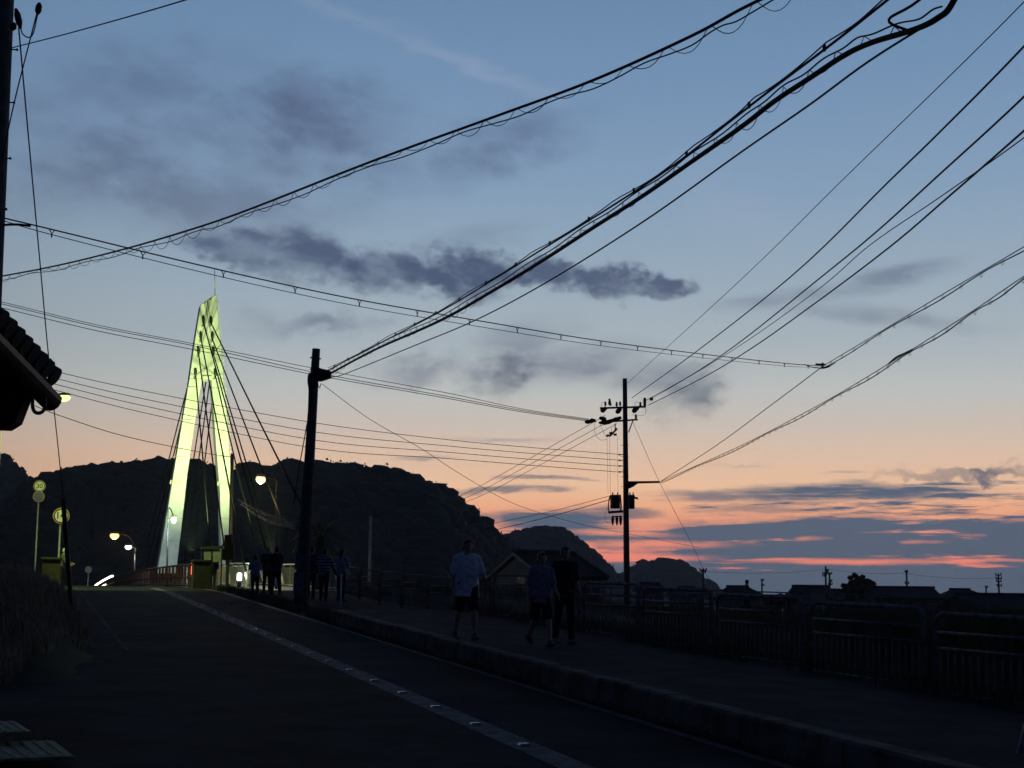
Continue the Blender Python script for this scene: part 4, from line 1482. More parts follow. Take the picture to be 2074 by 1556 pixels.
def leaf_cloud(C, R, nleaf, size):
    """Random leaf triangles filling ellipsoids: C (n,3) centres, R (n,3) radii."""
    n = len(C)
    d = rng.normal(size=(n, nleaf, 3))
    d /= np.linalg.norm(d, axis=2, keepdims=True)
    rad = rng.random((n, nleaf, 1)) ** .5
    lump = .84 + .22 * np.sin(d[:, :, :1] * 5 + np.arange(n)[:, None, None]) * np.sin(d[:, :, 1:2] * 6 + 1.3 * np.arange(n)[:, None, None])
    P = C[:, None, :] + d * rad * lump * R[:, None, :]
    P = P.reshape(-1, 3)
    k = len(P)
    a = rng.normal(size=(k, 3))
    a /= np.linalg.norm(a, axis=1, keepdims=True)
    b_ = np.cross(a, rng.normal(size=(k, 3)))
    b_ /= np.linalg.norm(b_, axis=1, keepdims=True)
    sz = (size * (0.6 + .8 * rng.random((k, 1))))
    V = np.stack([P - a * sz, P + a * sz * .9 + b_ * sz * .3, P + b_ * sz * 1.1, P - b_ * sz * .7 + a * sz * .2], 1).reshape(-1, 3)
    i = np.arange(k)[:, None] * 4
    Fq = np.concatenate([i, i + 3, i + 1, i + 2], 1)
    return V, Fq


ICO_V, ICO_F = None, None
_bm = bmesh.new()
bmesh.ops.create_icosphere(_bm, subdivisions=2, radius=1)
_bm.verts.ensure_lookup_table()
ICO_V = np.array([v.co[:] for v in _bm.verts])
ICO_F = np.array([[v.index for v in f.verts] for f in _bm.faces])
_bm.free()


def crowns(C, R):
    n = len(C)
    ph = rng.random((n, 1, 3)) * 6
    lump = 1 + .10 * np.sin(ICO_V[None, :, 0:1] * 4 + ph[:, :, 0:1]) + .10 * np.sin(ICO_V[None, :, 1:2] * 5 + ph[:, :, 1:2]) + .08 * np.sin(ICO_V[None, :, 2:3] * 6 + ph[:, :, 2:3])
    V = C[:, None, :] + ICO_V[None] * lump * R[:, None, :]
    Fq = ICO_F[None] + (np.arange(n) * len(ICO_V))[:, None, None]
    return V.reshape(-1, 3), Fq.reshape(-1, 3)


def hill(prof, Y, depth, tree, nslope, nridge, nleaf, label, flabel, drop=14):
    """Ridge profile in pixels at distance Y; the body falls off toward and away from the viewer."""
    xs = np.array([p[0] for p in prof], float)
    ys = np.array([p[1] for p in prof], float)

    def ridge(x):
        y = np.interp(x, xs, ys) + drop
        p_ = at(x, y, Y)
        return np.array([p_.x, p_.y, p_.z])
    nx = 90
    X = np.linspace(xs[0], xs[-1], nx)
    Rg = np.array([ridge(x) for x in X])
    rows = np.linspace(-1, 1, 25)
    V = []
    for q in rows:
        fall = 1 - abs(q) ** 1.7
        P = Rg.copy()
        P[:, 1] += q * depth * (.4 + .6 * np.clip((Rg[:, 2] - LOW) / (Rg[:, 2].max() - LOW), .05, 1)) + 6 * np.sin(X / 37 + q * 3)
        P[:, 0] *= P[:, 1] / Rg[:, 1] if False else 1
        P[:, 2] = LOW - 3 + (Rg[:, 2] - LOW + 3) * fall
        V.append(P)
    V = np.array(V)
    k = nx
    idx = np.arange(25 * nx).reshape(25, nx)
    Fq = np.stack([idx[:-1, :-1], idx[:-1, 1:], idx[1:, 1:], idx[1:, :-1]], -1).reshape(-1, 4)
    h = np_mesh('hill', V.reshape(-1, 3), Fq, M_HILL, smooth=True)
    tag(h, label, kind='structure')
    # woodland over the slope that faces the viewer, denser along the ridge
    qi = rng.random(nslope) * .96 * 12
    xi = rng.random(nslope) * (nx - 1.01)
    i0, j0 = qi.astype(int), xi.astype(int)
    fq, fx = (qi - i0)[:, None], (xi - j0)[:, None]
    C = (V[i0, j0] * (1 - fq) + V[i0 + 1, j0] * fq) * (1 - fx) + (V[i0, j0 + 1] * (1 - fq) + V[i0 + 1, j0 + 1] * fq) * fx
    rr = tree * (.7 + .6 * rng.random(nslope))
    R = np.stack([rr, rr, rr * .85], 1)
    C = C + np.array([0, 0, 1.0]) * rr[:, None] * .3
    xr = xs[0] + (xs[-1] - xs[0]) * rng.random(nridge)
    Cr = np.array([ridge(x) for x in xr])
    Cr[:, 1] += rng.normal(size=nridge) * depth * .05
    r2 = tree * (.42 + 1.0 * rng.random(nridge) ** 1.8)
    R2 = np.stack([r2 * 1.1, r2, r2 * .8], 1)
    Cr[:, 2] += r2 * .25 + rng.random(nridge) * tree * .45
    Vc, Fc = crowns(np.concatenate([C, Cr]), np.concatenate([R * .9, R2 * .72]))
    o1 = np_mesh('forest', Vc, Fc, M_LEAF)
    tag(o1, flabel, kind='stuff')
    Vl, Fl = leaf_cloud(Cr, R2 * .92, nleaf, tree * .105)
    np_mesh('leaves', Vl, Fl, M_LEAF, o1)
    sel = rng.random(len(C)) < .5
    Vl, Fl = leaf_cloud(C[sel], R[sel] * 1.06, max(8, nleaf // 6), tree * .15)
    np_mesh('leaves', Vl, Fl, M_LEAF, o1)
    for ch in o1.children:
        ch['kind'] = 'stuff'


hill([(-420, 1120), (-150, 1075), (20, 1030), (100, 990), (125, 966), (150, 950), (190, 937), (240, 934), (300, 927), (340, 923), (420, 934), (480, 942), (540, 936), (600, 931), (660, 928), (720, 934),
      (760, 937), (810, 947), (850, 960), (880, 974), (910, 992), (940, 1017), (965, 1037), (985, 1054), (997, 1068), (1012, 1085), (1030, 1102), (1046, 1122), (1062, 1152), (1080, 1195)],
     480, 130, 4.2, 2600, 900, 150, 'dark wooded ridge behind the bridge', 'dense dark woodland on the ridge behind the tower', 42)
hill([(-520, 780), (-250, 800), (-150, 850), (0, 914), (20, 930), (50, 951), (70, 966), (100, 980), (150, 1008), (230, 1060), (330, 1140)],
     640, 150, 4.6, 900, 420, 130, 'dark wooded slope at the left edge', 'dark woodland on the left edge slope', 36)
hill([(930, 1180), (985, 1120), (1030, 1086), (1050, 1076), (1090, 1067), (1130, 1069), (1150, 1079), (1170, 1099), (1195, 1116), (1215, 1136), (1235, 1160), (1262, 1178), (1300, 1200)],
     900, 170, 5.2, 700, 300, 90, 'rounded wooded hill in the middle distance', 'hazy woodland on the rounded middle hill', 20)
hill([(1180, 1190), (1235, 1166), (1270, 1158), (1290, 1146), (1305, 1136), (1340, 1132), (1370, 1136), (1395, 1156), (1420, 1171), (1446, 1193), (1470, 1210)],
     1150, 170, 5.2, 500, 220, 90, 'small far wooded hill above the town', 'hazy woodland on the small far hill', 16)


# ------------------------------------------------------------------ houses of the town
def window_part(wallo, t, c, dx, w, h, out, lit=None):
    wn = MB().prism([c - dx * w / 2 - Vector((0, 0, h / 2)), c + dx * w / 2 - Vector((0, 0, h / 2)), c + dx * w / 2 + Vector((0, 0, h / 2)), c - dx * w / 2 + Vector((0, 0, h / 2))], out * .12).build('window', M_GREYP, t)
    for k in (-.25, .25):
        cc = c + dx * w * k + out * .065
        MB().prism([cc - dx * w * .22 - Vector((0, 0, h * .44)), cc + dx * w * .22 - Vector((0, 0, h * .44)), cc + dx * w * .22 + Vector((0, 0, h * .44)), cc - dx * w * .22 + Vector((0, 0, h * .44))], out * .02).build('pane', lit or M_GLASS, wn)


def house(x0, x1, ytop, yeave, Y, dep, yaw, label, kind='hip', wallm=None, ov=.5, zb=LOW, wins=3, porch=False):
    """A house whose front spans x0..x1 of the picture at distance Y."""
    a, c_ = at(x0, yeave, Y), at(x1, yeave, Y)
    dx = Vector((math.cos(yaw), math.sin(yaw), 0))
    nb_ = Vector((-dx.y, dx.x, 0))
    W_ = (c_ - a).length * (1 / max(.5, math.cos(yaw)))
    ctr = (a + c_) / 2
    ze = ctr.z
    zt = at((x0 + x1) / 2, ytop, Y + dep * .5).z
    t = thing('house', Vector((ctr.x, ctr.y, zb)), label, 'house', 'houses of the town')
    wm = wallm or M_WALLP

    def Q(u, v, z):
        return Vector((ctr.x, ctr.y, 0)) + dx * u + nb_ * v + Vector((0, 0, z))
    hw = W_ / 2
    w_ = hw - ov
    wall = MB()
    wall.prism([Q(-w_, ov, (zb + ze) / 2), Q(w_, ov, (zb + ze) / 2), Q(w_, dep - ov, (zb + ze) / 2), Q(-w_, dep - ov, (zb + ze) / 2)], (0, 0, ze - zb - .02))
    if kind == 'gable':
        for u in (-w_, w_):
            wall.prism([Q(u * .995, ov, ze - .01), Q(u * .995, dep / 2, zt - .25), Q(u * .995, dep - ov, ze - .01)], dx * .15)
    wo = wall.build('wall', wm, t)
    inset = {'hip': min(hw * .62, dep * .5), 'gable': 0.0, 'irimoya': min(hw * .3, dep * .28)}[kind]
    r0, r1 = Q(-hw + inset, dep / 2, zt), Q(hw - inset, dep / 2, zt)
    e = [Q(-hw, 0, ze), Q(hw, 0, ze), Q(hw, dep, ze), Q(-hw, dep, ze)]
    th = Vector((0, 0, -.22))
    vs = e + [r0, r1] + [q + th for q in e]
    roof = MB().add(vs, [(0, 1, 5, 4), (2, 3, 4, 5), (1, 2, 5), (3, 0, 4), (6, 9, 8, 7), (0, 6, 7, 1), (1, 7, 8, 2), (2, 8, 9, 3), (3, 9, 6, 0)]).build('roof', M_ROOFD, t)
    MB().tube([r0 + Vector((0, 0, .08)) - dx * .15, r1 + Vector((0, 0, .08)) + dx * .15], .17, 6).build('ridge_cap', M_ROOFD, roof)
    if kind != 'gable':
        for q, rr in ((e[0], r0), (e[1], r1)):
            MB().tube([q.lerp(rr, .02), q.lerp(rr, .98)], .11, 5).build('hip_cap', M_ROOFD, roof)
    for k in range(wins):
        u = -w_ + 2 * w_ * (k + .5) / wins
        window_part(wo, t, Q(u, ov - .06, ze - 1.25), dx, min(1.7, 2 * w_ / wins * .6), 1.1, -nb_)
    if porch:
        pz = ze - 2.0
        MB().prism([Q(-w_ - .3, ov, pz + .5), Q(w_ + .3, ov, pz + .5), Q(w_ + .3, ov - 1.2, pz), Q(-w_ - .3, ov - 1.2, pz)], (0, 0, .15)).build('porch_roof', M_ROOFD, roof)
    return t


house(1452, 1562, 1189, 1213, 205, 9, .05, 'hip-roofed house behind the far walking person', 'hip', wins=3)
house(1598, 1700, 1188, 1212, 215, 9, -.08, 'house with a peaked ridge left of the town tree', 'irimoya', wins=2)
house(1672, 1775, 1196, 1216, 200, 8, .12, 'long low roof partly hidden by the town tree', 'irimoya', wins=2)
house(1773, 1914, 1191, 1211, 190, 9, .02, 'broad two-storey house with a long dark roof right of the tree', 'gable', M_WALLD, wins=4, porch=True)
house(1908, 2010, 1195, 1213, 198, 8, -.06, 'house with stepped hip roof right of the broad two-storey house', 'hip', wins=3, porch=True)
house(1978, 2140, 1206, 1236, 150, 9, .25, 'dark sloping roof cut by the right edge', 'gable', M_WALLD, wins=3)
house(1296, 1352, 1182, 1196, 240, 7, .1, 'small peaked roof under the small far hill', 'irimoya', M_WALLD, wins=1)
house(1350, 1432, 1190, 1203, 235, 8, -.1, 'low dark roof left of the leaning stay wire', 'hip', M_WALLD, wins=2)
house(1512, 1605, 1207, 1216, 230, 8, 0.0, 'very low shed roof between two town houses', 'gable', M_WALLD, wins=2)


def near_house():
    """Big roofed house before the middle hill, pale gable end toward the road."""
    Y = 108
    t = thing('house', at(1120, 1200, Y), 'large house with broad dark roof and pale gable before the middle hill', 'house', 'houses of the town')
    zb = LOW
    g = [at(1040, 1121, Y), at(1098, 1168, Y), at(1003, 1170, Y - 3)]
    rz_ = at(1040, 1119, Y).z
    ze = at(1180, 1160, Y).z
    apex = at(1040, 1119, Y + 2)
    rend = at(1165, 1122, Y + 6)
    rend.z = apex.z
    eA, eB = at(1098, 1166, Y - 1), at(1232, 1166, Y + 2)
    eB.z = eA.z
    bA = at(1004, 1171, Y + 6)
    bA.z = eA.z
    back = (apex - eA) * 2
    b0 = eA + Vector((back.x, back.y + 4, 0))
    b1 = eB + Vector((back.x + 1.0, back.y + 4, 0))
    roof = MB()
    th = Vector((0, 0, -.25))
    roof.add([eA, eB, rend, apex, b0, b1] + [q + th for q in (eA, eB, rend, apex, b0, b1)],
             [(0, 1, 2, 3), (3, 2, 5, 4), (1, 5, 2), (6, 9, 8, 7), (9, 10, 11, 8), (7, 8, 11), (0, 6, 7, 1), (1, 7, 11, 5), (4, 5, 11, 10), (0, 3, 9, 6), (3, 4, 10, 9)])
    r_ = roof.build('roof', M_ROOFD, t)
    MB().tube([apex + Vector((0, 0, .1)), rend + Vector((0, 0, .1))], .16, 6).build('ridge_cap', M_ROOFD, r_)
    MB().tube([rend, eB], .12, 6).build('hip_cap', M_ROOFD, r_)
    w0, w1, w2 = eA.lerp(b0, .06), eB.lerp(eA, .06), b0.lerp(eA, .06)
    w3 = b1.lerp(eA, .08)
    wall = MB()
    z0 = Vector((0, 0, zb - .2))

    def dn(p):
        return Vector((p.x, p.y, zb - .2))
    top = [w0 + th, w1 + th, w3 + th, w2 + th]
    wall.add(top + [dn(q) for q in top], [(0, 1, 5, 4), (1, 2, 6, 5), (2, 3, 7, 6), (3, 0, 4, 7)])
    wo = wall.build('wall', M_WALLP, t)
    gm_ = MB()
    ap = apex + (eB - eA).normalized() * .35 + th * 1.3
    gm_.add([w0 + th, w2 + th, ap], [(0, 1, 2)])
    gm_.build('gable_wall', M_WALLP, t)
    # pale barge boards
    MB().tube([eA + th * .5, apex + th * .5], .12, 6).build('barge_board', mat('pale_board', (.34, .33, .30), .7, .1, 3), r_)
    MB().tube([b0 + th * .5, apex + th * .5], .12, 6).build('barge_board', MATS['pale_board'], r_)
    gd = (w2 - w0).normalized()
    nn = Vector((gd.y, -gd.x, 0))
    if nn.dot(-w0) < 0:
        nn = -nn
    window_part(wo, t, w0.lerp(w2, .30) + Vector((0, 0, -.35)) + nn * .08, gd, 1.5, 1.0, nn)
    fd = (w1 - w0).normalized()
    fn = Vector((fd.y, -fd.x, 0))
    for k in (.22, .5, .78):
        window_part(wo, t, w0.lerp(w1, k) + Vector((0, 0, -1.3)) + fn * .08, fd, 1.6, 1.1, fn)


near_house()


# ------------------------------------------------------------------ far poles with their line
def far_pole(x, ytop, Y, label, arms, strut=False):
    a = at(x, ytop, Y)
    b0 = Vector((a.x, Y, LOW))
    t = thing('utility_pole', b0, label, 'utility pole', 'far utility poles over the town')
    MB().tube([b0, a], [.17, .11], 8).build('pole_shaft', M_POLE, t, smooth=True)
    for (y, w, dx) in arms:
        p0, p1 = at(x - w + dx, y, Y), at(x + w + dx, y, Y)
        bar(p0, p1, .14, t, 'crossarm')
        for f_ in (.05, .5, .95):
            q = p0.lerp(p1, f_)
            MB().tube([q, q + Vector((0, 0, .16)), q + Vector((0, 0, .3))], [.05, .09, .04], 6).build('insulator', M_INS, t)
    if strut:
        MB().tube([Vector((b0.x + 1.6, b0.y, LOW)), a.lerp(b0, .35)], .09, 6).build('strut', M_POLE, t)
    return a


PTS = []
PTS.append(far_pole(1424, 1152, 175, 'far pole above the end of the small far hill', [(1155, 7, 0), (1159, 5, 1)]))
far_pole(1543, 1174, 230, 'short far pole above the hip-roofed house', [(1176, 3, 1), (1186, 3, 2)])
PTS.append(far_pole(1672, 1147, 195, 'tall far pole with antenna brackets left of the town tree', [(1162, 5, -1), (1157, 3, 3), (1167, 4, -2)]))
far_pole(1680, 1161, 200, 'shorter far pole standing close beside the tall one', [(1163, 4, 1), (1184, 4, 2), (1178, 3, 2)])
PTS.append(far_pole(1836, 1157, 195, 'far pole above the long dark roof', [(1159, 3, 0), (1182, 4, 1)]))
PTS.append(far_pole(2022, 1164, 195, 'far braced pole with two arms near the right edge', [(1165, 6, 0), (1172, 6, 1), (1178, 5, 1), (1187, 5, 2)], True))
far_pole(1997, 1188, 230, 'short far pole left of the braced pole', [(1190, 3, 1)])
names = ['far wire from the hill end pole to the tall far pole', 'far wire passing above the town tree', 'far wire over the long dark roof to the braced pole']
for k in range(3):
    A_, B_ = PTS[k] - Vector((0, 0, .3)), PTS[k + 1] - Vector((0, 0, .4 if k != 1 else .2))
    o = MB().tube(sag_curve(A_, B_, .35), .022, 4).build('overhead_wire', M_BLACK)
    tag(o, names[k], 'wire', WG)
A_, B_ = at(1426, 1158, 175), at(1446, 1186, 150)

# ------------------------------------------------------------------ town tree, shrubs, palm, reeds, grass
def broad_tree(x, ytop, ybot, wpx, Y, label, nclump=26, nleaf=260, m=M_LEAFT, leaf=.16, trunk_x=None):
    top = at(x, ytop, Y)
    bot = at(x, ybot, Y)
    b0 = Vector((bot.x, Y, LOW))
    t = thing('broadleaf_tree', b0, label, 'tree')
    wr = wpx * Y / F / 2
    hgt = top.z - bot.z
    mid = bot.z + hgt * .45
    tr = MB()
    fork = Vector((b0.x + .1, Y, bot.z + hgt * .15))
    tr.tube([b0, b0.lerp(fork, .5) + Vector((.08, 0, 0)), fork], [.26, .2, .17], 8)
    cs, rs = [], []
    for k in range(nclump):
        a = 2 * PI * k / nclump + random.uniform(-.3, .3)
        rr = wr * math.sqrt(random.random()) * .85
        z = bot.z + hgt * (.2 + .68 * random.random()) if k > 4 else bot.z + hgt * (.72 + .2 * random.random())
        lim = math.sqrt(max(.08, 1 - ((z - mid) / (hgt * .58)) ** 2))
        c = Vector((b0.x + math.cos(a) * rr * lim, Y + math.sin(a) * rr * lim, z))
        cs.append(c)
        q = wr * random.uniform(.24, .42)
        rs.append((q, q, q * .75))
        tr.tube([fork, fork.lerp(c, .5) + Vector((0, 0, .1)), c], [.07, .045, .02], 5)
    for k in range(nclump // 4):
        a = random.uniform(.15, PI - .15)
        c = Vector((b0.x + math.cos(a) * wr * random.uniform(.85, 1.2), Y + random.uniform(-.3, .3), mid + math.sin(a) * hgt * random.uniform(.5, .68)))
        q = wr * random.uniform(.10, .18)
        cs.append(c)
        rs.append((q * 1.2, q, q * .8))
        tr.tube([fork, fork.lerp(c, .5) + Vector((0, 0, .1)), c], [.05, .035, .012], 5)
    tr.build('trunk', M_BARK, t, smooth=True)
    V, Fq = leaf_cloud(np.array(cs), np.array(rs), nleaf, leaf)
    np_mesh('crown', V, Fq, m, t)


broad_tree(1741, 1172, 1240, 62, 168, 'rounded garden tree rising among the town roofs', 46, 330, leaf=.15)
broad_tree(1585, 1210, 1240, 60, 150, 'low dark shrub mass before the town houses', 16, 200, leaf=.16)


def palm(x, y, Y, label):
    c = at(x, y, Y)
    gz = ground_z(c.x, c.y)
    t = thing('palm_tree', Vector((c.x, c.y, gz)), label, 'tree')
    MB().tube([Vector((c.x, c.y, gz - .1)), Vector((c.x + .05, c.y, (gz + c.z) / 2)), Vector((c.x, c.y, c.z))], [.22, .19, .17], 9).build('trunk', M_BARK, t, smooth=True)
    pm = mat('palm_frond', (.16, .15, .05), .6, .4, 3)
    for k in range(30):
        a = 2 * PI * k * .381966 * 1.0
        el_ = 1.15 - 1.9 * (k / 30)
        L_ = random.uniform(1.15, 1.5)
        d = Vector((math.cos(a) * math.cos(el_), math.sin(a) * math.cos(el_), math.sin(el_)))
        spine = []
        p = Vector((c.x, c.y, c.z))
        v = d.copy()
        for q in range(8):
            spine.append(p.copy())
            p = p + v * L_ / 8
            v = (v + Vector((0, 0, -.17))).normalized()
        spine.append(p)
        mb = MB()
        mb.tube(spine, [.018] * 8 + [.006], 4)
        side = v.cross(Vector((0, 0, 1)))
        side = side.normalized() if side.length > .01 else Vector((1, 0, 0))
        for q in range(2, 9):
            for sgn in (-1, 1):
                for sub in (0, .5):
                    b0 = spine[q] if sub == 0 or q == 8 else spine[q].lerp(spine[q + 1] if q < 8 else spine[q], .5)
                    tip = b0 + side * sgn * random.uniform(.20, .34) + (spine[q] - spine[q - 1]) * 1.0 + Vector((0, 0, -.12))
                    w = (spine[q] - spine[q - 1]).normalized() * .025
                    mb.add([b0 - w, b0 + w, tip], [(0, 1, 2)])
        mb.build('frond', pm, t)


palm(648, 1088, 62, 'palm tree with drooping lit fronds behind the centre pole')


def blades(P, h0, h1, wid, lean=.45, segs=2):
    """Curved grass blades rooted at P (n,3)."""
    n = len(P)
    h = (h0 + (h1 - h0) * rng.random(n))[:, None]
    a = rng.random(n) * 2 * PI
    d = np.stack([np.cos(a), np.sin(a), np.zeros(n)], 1)
    s_ = np.stack([-np.sin(a), np.cos(a), np.zeros(n)], 1) * (wid * (.7 + .6 * rng.random(n)))[:, None]
    ln = (lean * rng.random(n))[:, None]
    up = np.array([0, 0, 1.0])
    m1 = P + up * h * .55 + d * h * ln * .3
    tip = P + up * h * (1 - .25 * ln) + d * h * ln
    V = np.stack([P - s_, P + s_, m1 + s_ * .7, m1 - s_ * .7, tip], 1).reshape(-1, 3)
    i = np.arange(n)[:, None] * 5
    F3 = np.concatenate([np.concatenate([i, i + 1, i + 2], 1), np.concatenate([i, i + 2, i + 3], 1), np.concatenate([i + 3, i + 2, i + 4], 1)], 0)
    return V, F3


def gz_arr(X, Yy):
    return np.array([ground_z(a, b_) for a, b_ in zip(X, Yy)])


def grass_strip(name, m, s_rng, u_rng, n, h0, h1, wid, label, zfun=None, lean=.5):
    s_ = s_rng[0] + (s_rng[1] - s_rng[0]) * rng.random(n) ** 1.25
    u = u_rng[0] + (u_rng[1] - u_rng[0]) * rng.random(n)
    clump = np.sin(s_ * 2.1 + u * 3) + np.sin(s_ * .83 + 1.7) + rng.normal(size=n) * .6
    k = clump > -.5
    if name == 'dry_grass':
        k &= s_ > 20.5 + 4.5 * np.clip(u + .4, 0, 2)
    s_, u = s_[k], u[k]
    X = DH.x * s_ + UH.x * u
    Yy = DH.y * s_ + UH.y * u
    Z = gz_arr(X, Yy) if zfun is None else np.array([zfun(a, b_) for a, b_ in zip(s_, u)])
    V, F3 = blades(np.stack([X, Yy, Z], 1), h0, h1, wid, lean)
    o = np_mesh(name, V, F3, m)
    tag(o, label, kind='stuff')
    return o


# tall dry grass bank on the left of the road
def mound_z(s, u):
    return road_z(s) - .05 + .85 * smooth01((1.15 - u) / 1.3) * smooth01((s - 19.5 + 3.2 * min(0, u)) / 9) * (1 - .55 * smooth01((s - 36) / 20))


mb = MB()
ss = np.linspace(12, 62, 51)
us = np.linspace(-7, 1.3, 18)
vs = [DH * s + UH * u + Vector((0, 0, mound_z(s, u) - .03 + .06 * math.sin(s * 1.7 + u * 2.3))) for s in ss for u in us]
fs = [(i * 18 + j, i * 18 + j + 1, (i + 1) * 18 + j + 1, (i + 1) * 18 + j) for i in range(50) for j in range(17)]
tag(mb.add(vs, fs).build('verge', M_SOIL, smooth=True), 'grassy bank rising left of the road', kind='structure')
grass_strip('dry_grass', M_DRY, (18, 60), (-4.5, 1.1), 42000, .2, .6, .007, 'tall pale dry grass on the bank left of the road', mound_z, .7)
grass_strip('verge_grass', M_GRASS, (36.5, 62), (6.98, 7.75), 9000, .08, .3, .007, 'rough grass strip between road edge and paved space', lambda s, u: road_z(s) - .02)
grass_strip('fence_grass', M_GRASS, (9, 37), (10.25, 11.4), 16000, .10, .38, .006, 'rough grass growing along the foot of the railing', lambda s, u: road_z(s) + .25)
grass_strip('kerb_weeds', M_GRASS, (8, 37), (6.86, 6.98), 3500, .03, .12, .005, 'small weeds growing in the gutter below the kerb', lambda s, u: road_z(s))
grass_strip('slope_grass', M_GRASS, (8, 60), (11.4, 26), 42000, .25, .8, .009, 'wild grass on the slope beyond the railing')
# grass on the levee, and tall reeds standing up against the town
d_ = Vector((LEV_B.x - LEV_A.x, LEV_B.y - LEV_A.y, 0)).normalized()
nn_ = Vector((d_.y, -d_.x, 0))
k = 26000
al = rng.random(k) * 50
ac = rng.normal(size=k) * 2.6 + .5
X = LEV_A.x + d_.x * al + nn_.x * ac
Yy = LEV_A.y + d_.y * al + nn_.y * ac
V, F3 = blades(np.stack([X, Yy, gz_arr(X, Yy)], 1), .12, .4, .012, .6)
tag(np_mesh('levee_grass', V, F3, M_GRASS), 'short grass along the levee path', kind='stuff')
for x0, x1, yb, hh, Y, n, lb in ((1655, 1850, 1262, 1.05, 56, 3800, 'tall green reeds before the broad town house'), (1940, 2110, 1262, .95, 52, 3000, 'tall green reeds at the right edge before the town'),
                                 (1850, 1950, 1270, .75, 54, 1300, 'shorter reeds between the two tall reed beds')):
    P0 = at((x0 + x1) / 2, yb, Y)
    w = (x1 - x0) * Y / F
    X = P0.x + (rng.random(n) - .5) * w
    Yy = Y + rng.normal(size=n) * 1.0
    sc_ = np.array([ground_z(a, b_) for a, b_ in zip(X, Yy)])
    zt = P0.z - .15
    Z = np.minimum(sc_, zt) if False else sc_
    hgt = np.clip(zt - Z, 0, 6)
    V, F3 = blades(np.stack([X, Yy, Z], 1), 1, 1, .022, .22)
    V = V.reshape(-1, 5, 3)
    lift = (hgt + hh * (.35 + .75 * rng.random(n)))[:, None]
    V[:, :, 2] = Z[:, None] + (V[:, :, 2] - Z[:, None]) * lift
    o = np_mesh('reeds', V.reshape(-1, 3), F3, mat('reed_leaf', (.09, .12, .035), .7, .35, 2))
    tag(o, lb, kind='stuff')

# levee hand rail
lt = None
LB2 = LEV_A + (LEV_B - LEV_A) * .62
nL = 9
for i in range(nL):
    a = LEV_A + (LB2 - LEV_A) * (i / nL) + nn_ * 1.3
    c_ = LEV_A + (LB2 - LEV_A) * ((i + 1) / nL) + nn_ * 1.3
    t = thing('levee_railing', a, 'dark pipe railing on the levee, %s section from the large house' % ordinal[i], 'railing', 'railing sections on the levee')
    for f_ in (0.01, .5):
        q = a.lerp(c_, f_)
        MB().tube([q - Vector((0, 0, .3)), q + Vector((0, 0, 1.1))], .04, 6).build('post', M_RAIL, t)
    for h in (.35, .72, 1.08):
        MB().tube([a + Vector((0, 0, h)), c_ + Vector((0, 0, h))], .035, 6).build('rail', M_RAIL, t)
for x, y in ((1668, 1238), (1328, 1225), (1586, 1240)):
    pass
for k_, (x, y, Yp, hh, lb) in enumerate(((1668, 1244, 70, .62, 'tallest white delineator post beside the reeds'), (1585, 1247, 72, .4, 'short white delineator post on the levee behind the railing'), (1448, 1237, 72, .35, 'tiny white delineator post near the far walking person'))):
    q = at(x, y, Yp)
    b0 = Vector((q.x, q.y, min(q.z, ground_z(q.x, q.y))))
    t = thing('delineator_post', b0, lb, 'post', 'white posts on the levee')
    MB().tube([b0, q], .03, 8).build('stake', M_DARKM, t, smooth=True)
    MB().tube([q, q + Vector((0, 0, hh * .7))], .035, 8).build('post', M_WHITE, t, smooth=True)
    MB().ball(q + Vector((0, 0, hh * .72)), .04, 8, 6).build('post_cap', M_WHITE, t, smooth=True)
# lit window glow among the reeds: a vending-style lamp box by the house
q = at(1816, 1247, 120)
t = thing('lamp_box', Vector((q.x, q.y, LOW)), 'small lit yellow lamp box glowing behind the reeds', 'lamp')
MB().tube([Vector((q.x, q.y, LOW)), q - Vector((0, 0, .2))], .06, 6).build('post', M_DARKM, t)
MB().box(q, (.46, .2, .34)).build('housing', M_DARKM, t)
MB().box(q - Vector((0, .11, 0)), (.40, .02, .27)).build('lens', mat('box_glow', (.9, .8, .5), .4, .05, 5, emit=(1, .82, .38), estr=1.3), t)
light('lamp_light', 'POINT', q - Vector((0, .5, -.1)), 30, (1, .85, .5), t, .1)


# ------------------------------------------------------------------ tactile slabs at the lower left
def tactile(quad, Y, label):
    P = [at(x, y, yy) for (x, y), yy in zip(quad, Y)]
    zc = sum(p.z for p in P) / 4
    P = [Vector((p.x, p.y, zc)) for p in P]
    t = thing('tactile_slab', (P[0] + P[2]) / 2, label, 'paving slab', 'ribbed slabs by the kerb')
    MB().prism(P, (0, 0, .03)).build('slab', mat('slab_yellow', (.32, .31, .15), .85, .35, 6), t, bevel=.004)
    for k in range(6):
        f_ = (k + .6) / 6.2
        a, c_ = P[0].lerp(P[1], f_), P[3].lerp(P[2], f_)
        a, c_ = a.lerp(c_, .05), a.lerp(c_, .95)
        MB().tube([a + Vector((0, 0, .016)), c_ + Vector((0, 0, .016))], .012, 5).build('rib', mat('rib_yellow', (.62, .62, .42), .7, .25, 9), t)




def gp_(x, y, z_):
    r_ = ray(x, y)
    return (z_ / r_.z) * r_.y


for qd, zq, lb in ((((-60, 1508), (108, 1503), (150, 1535), (-10, 1541)), road_z(15.6) + .035, 'nearer ribbed yellow slab at the lower left corner'),
               (((-90, 1466), (30, 1464), (64, 1485), (-60, 1489)), road_z(18.6) + .045, 'farther ribbed yellow slab at the lower left corner')):
    tactile(qd, [gp_(x, y, zq) for x, y in qd], lb)


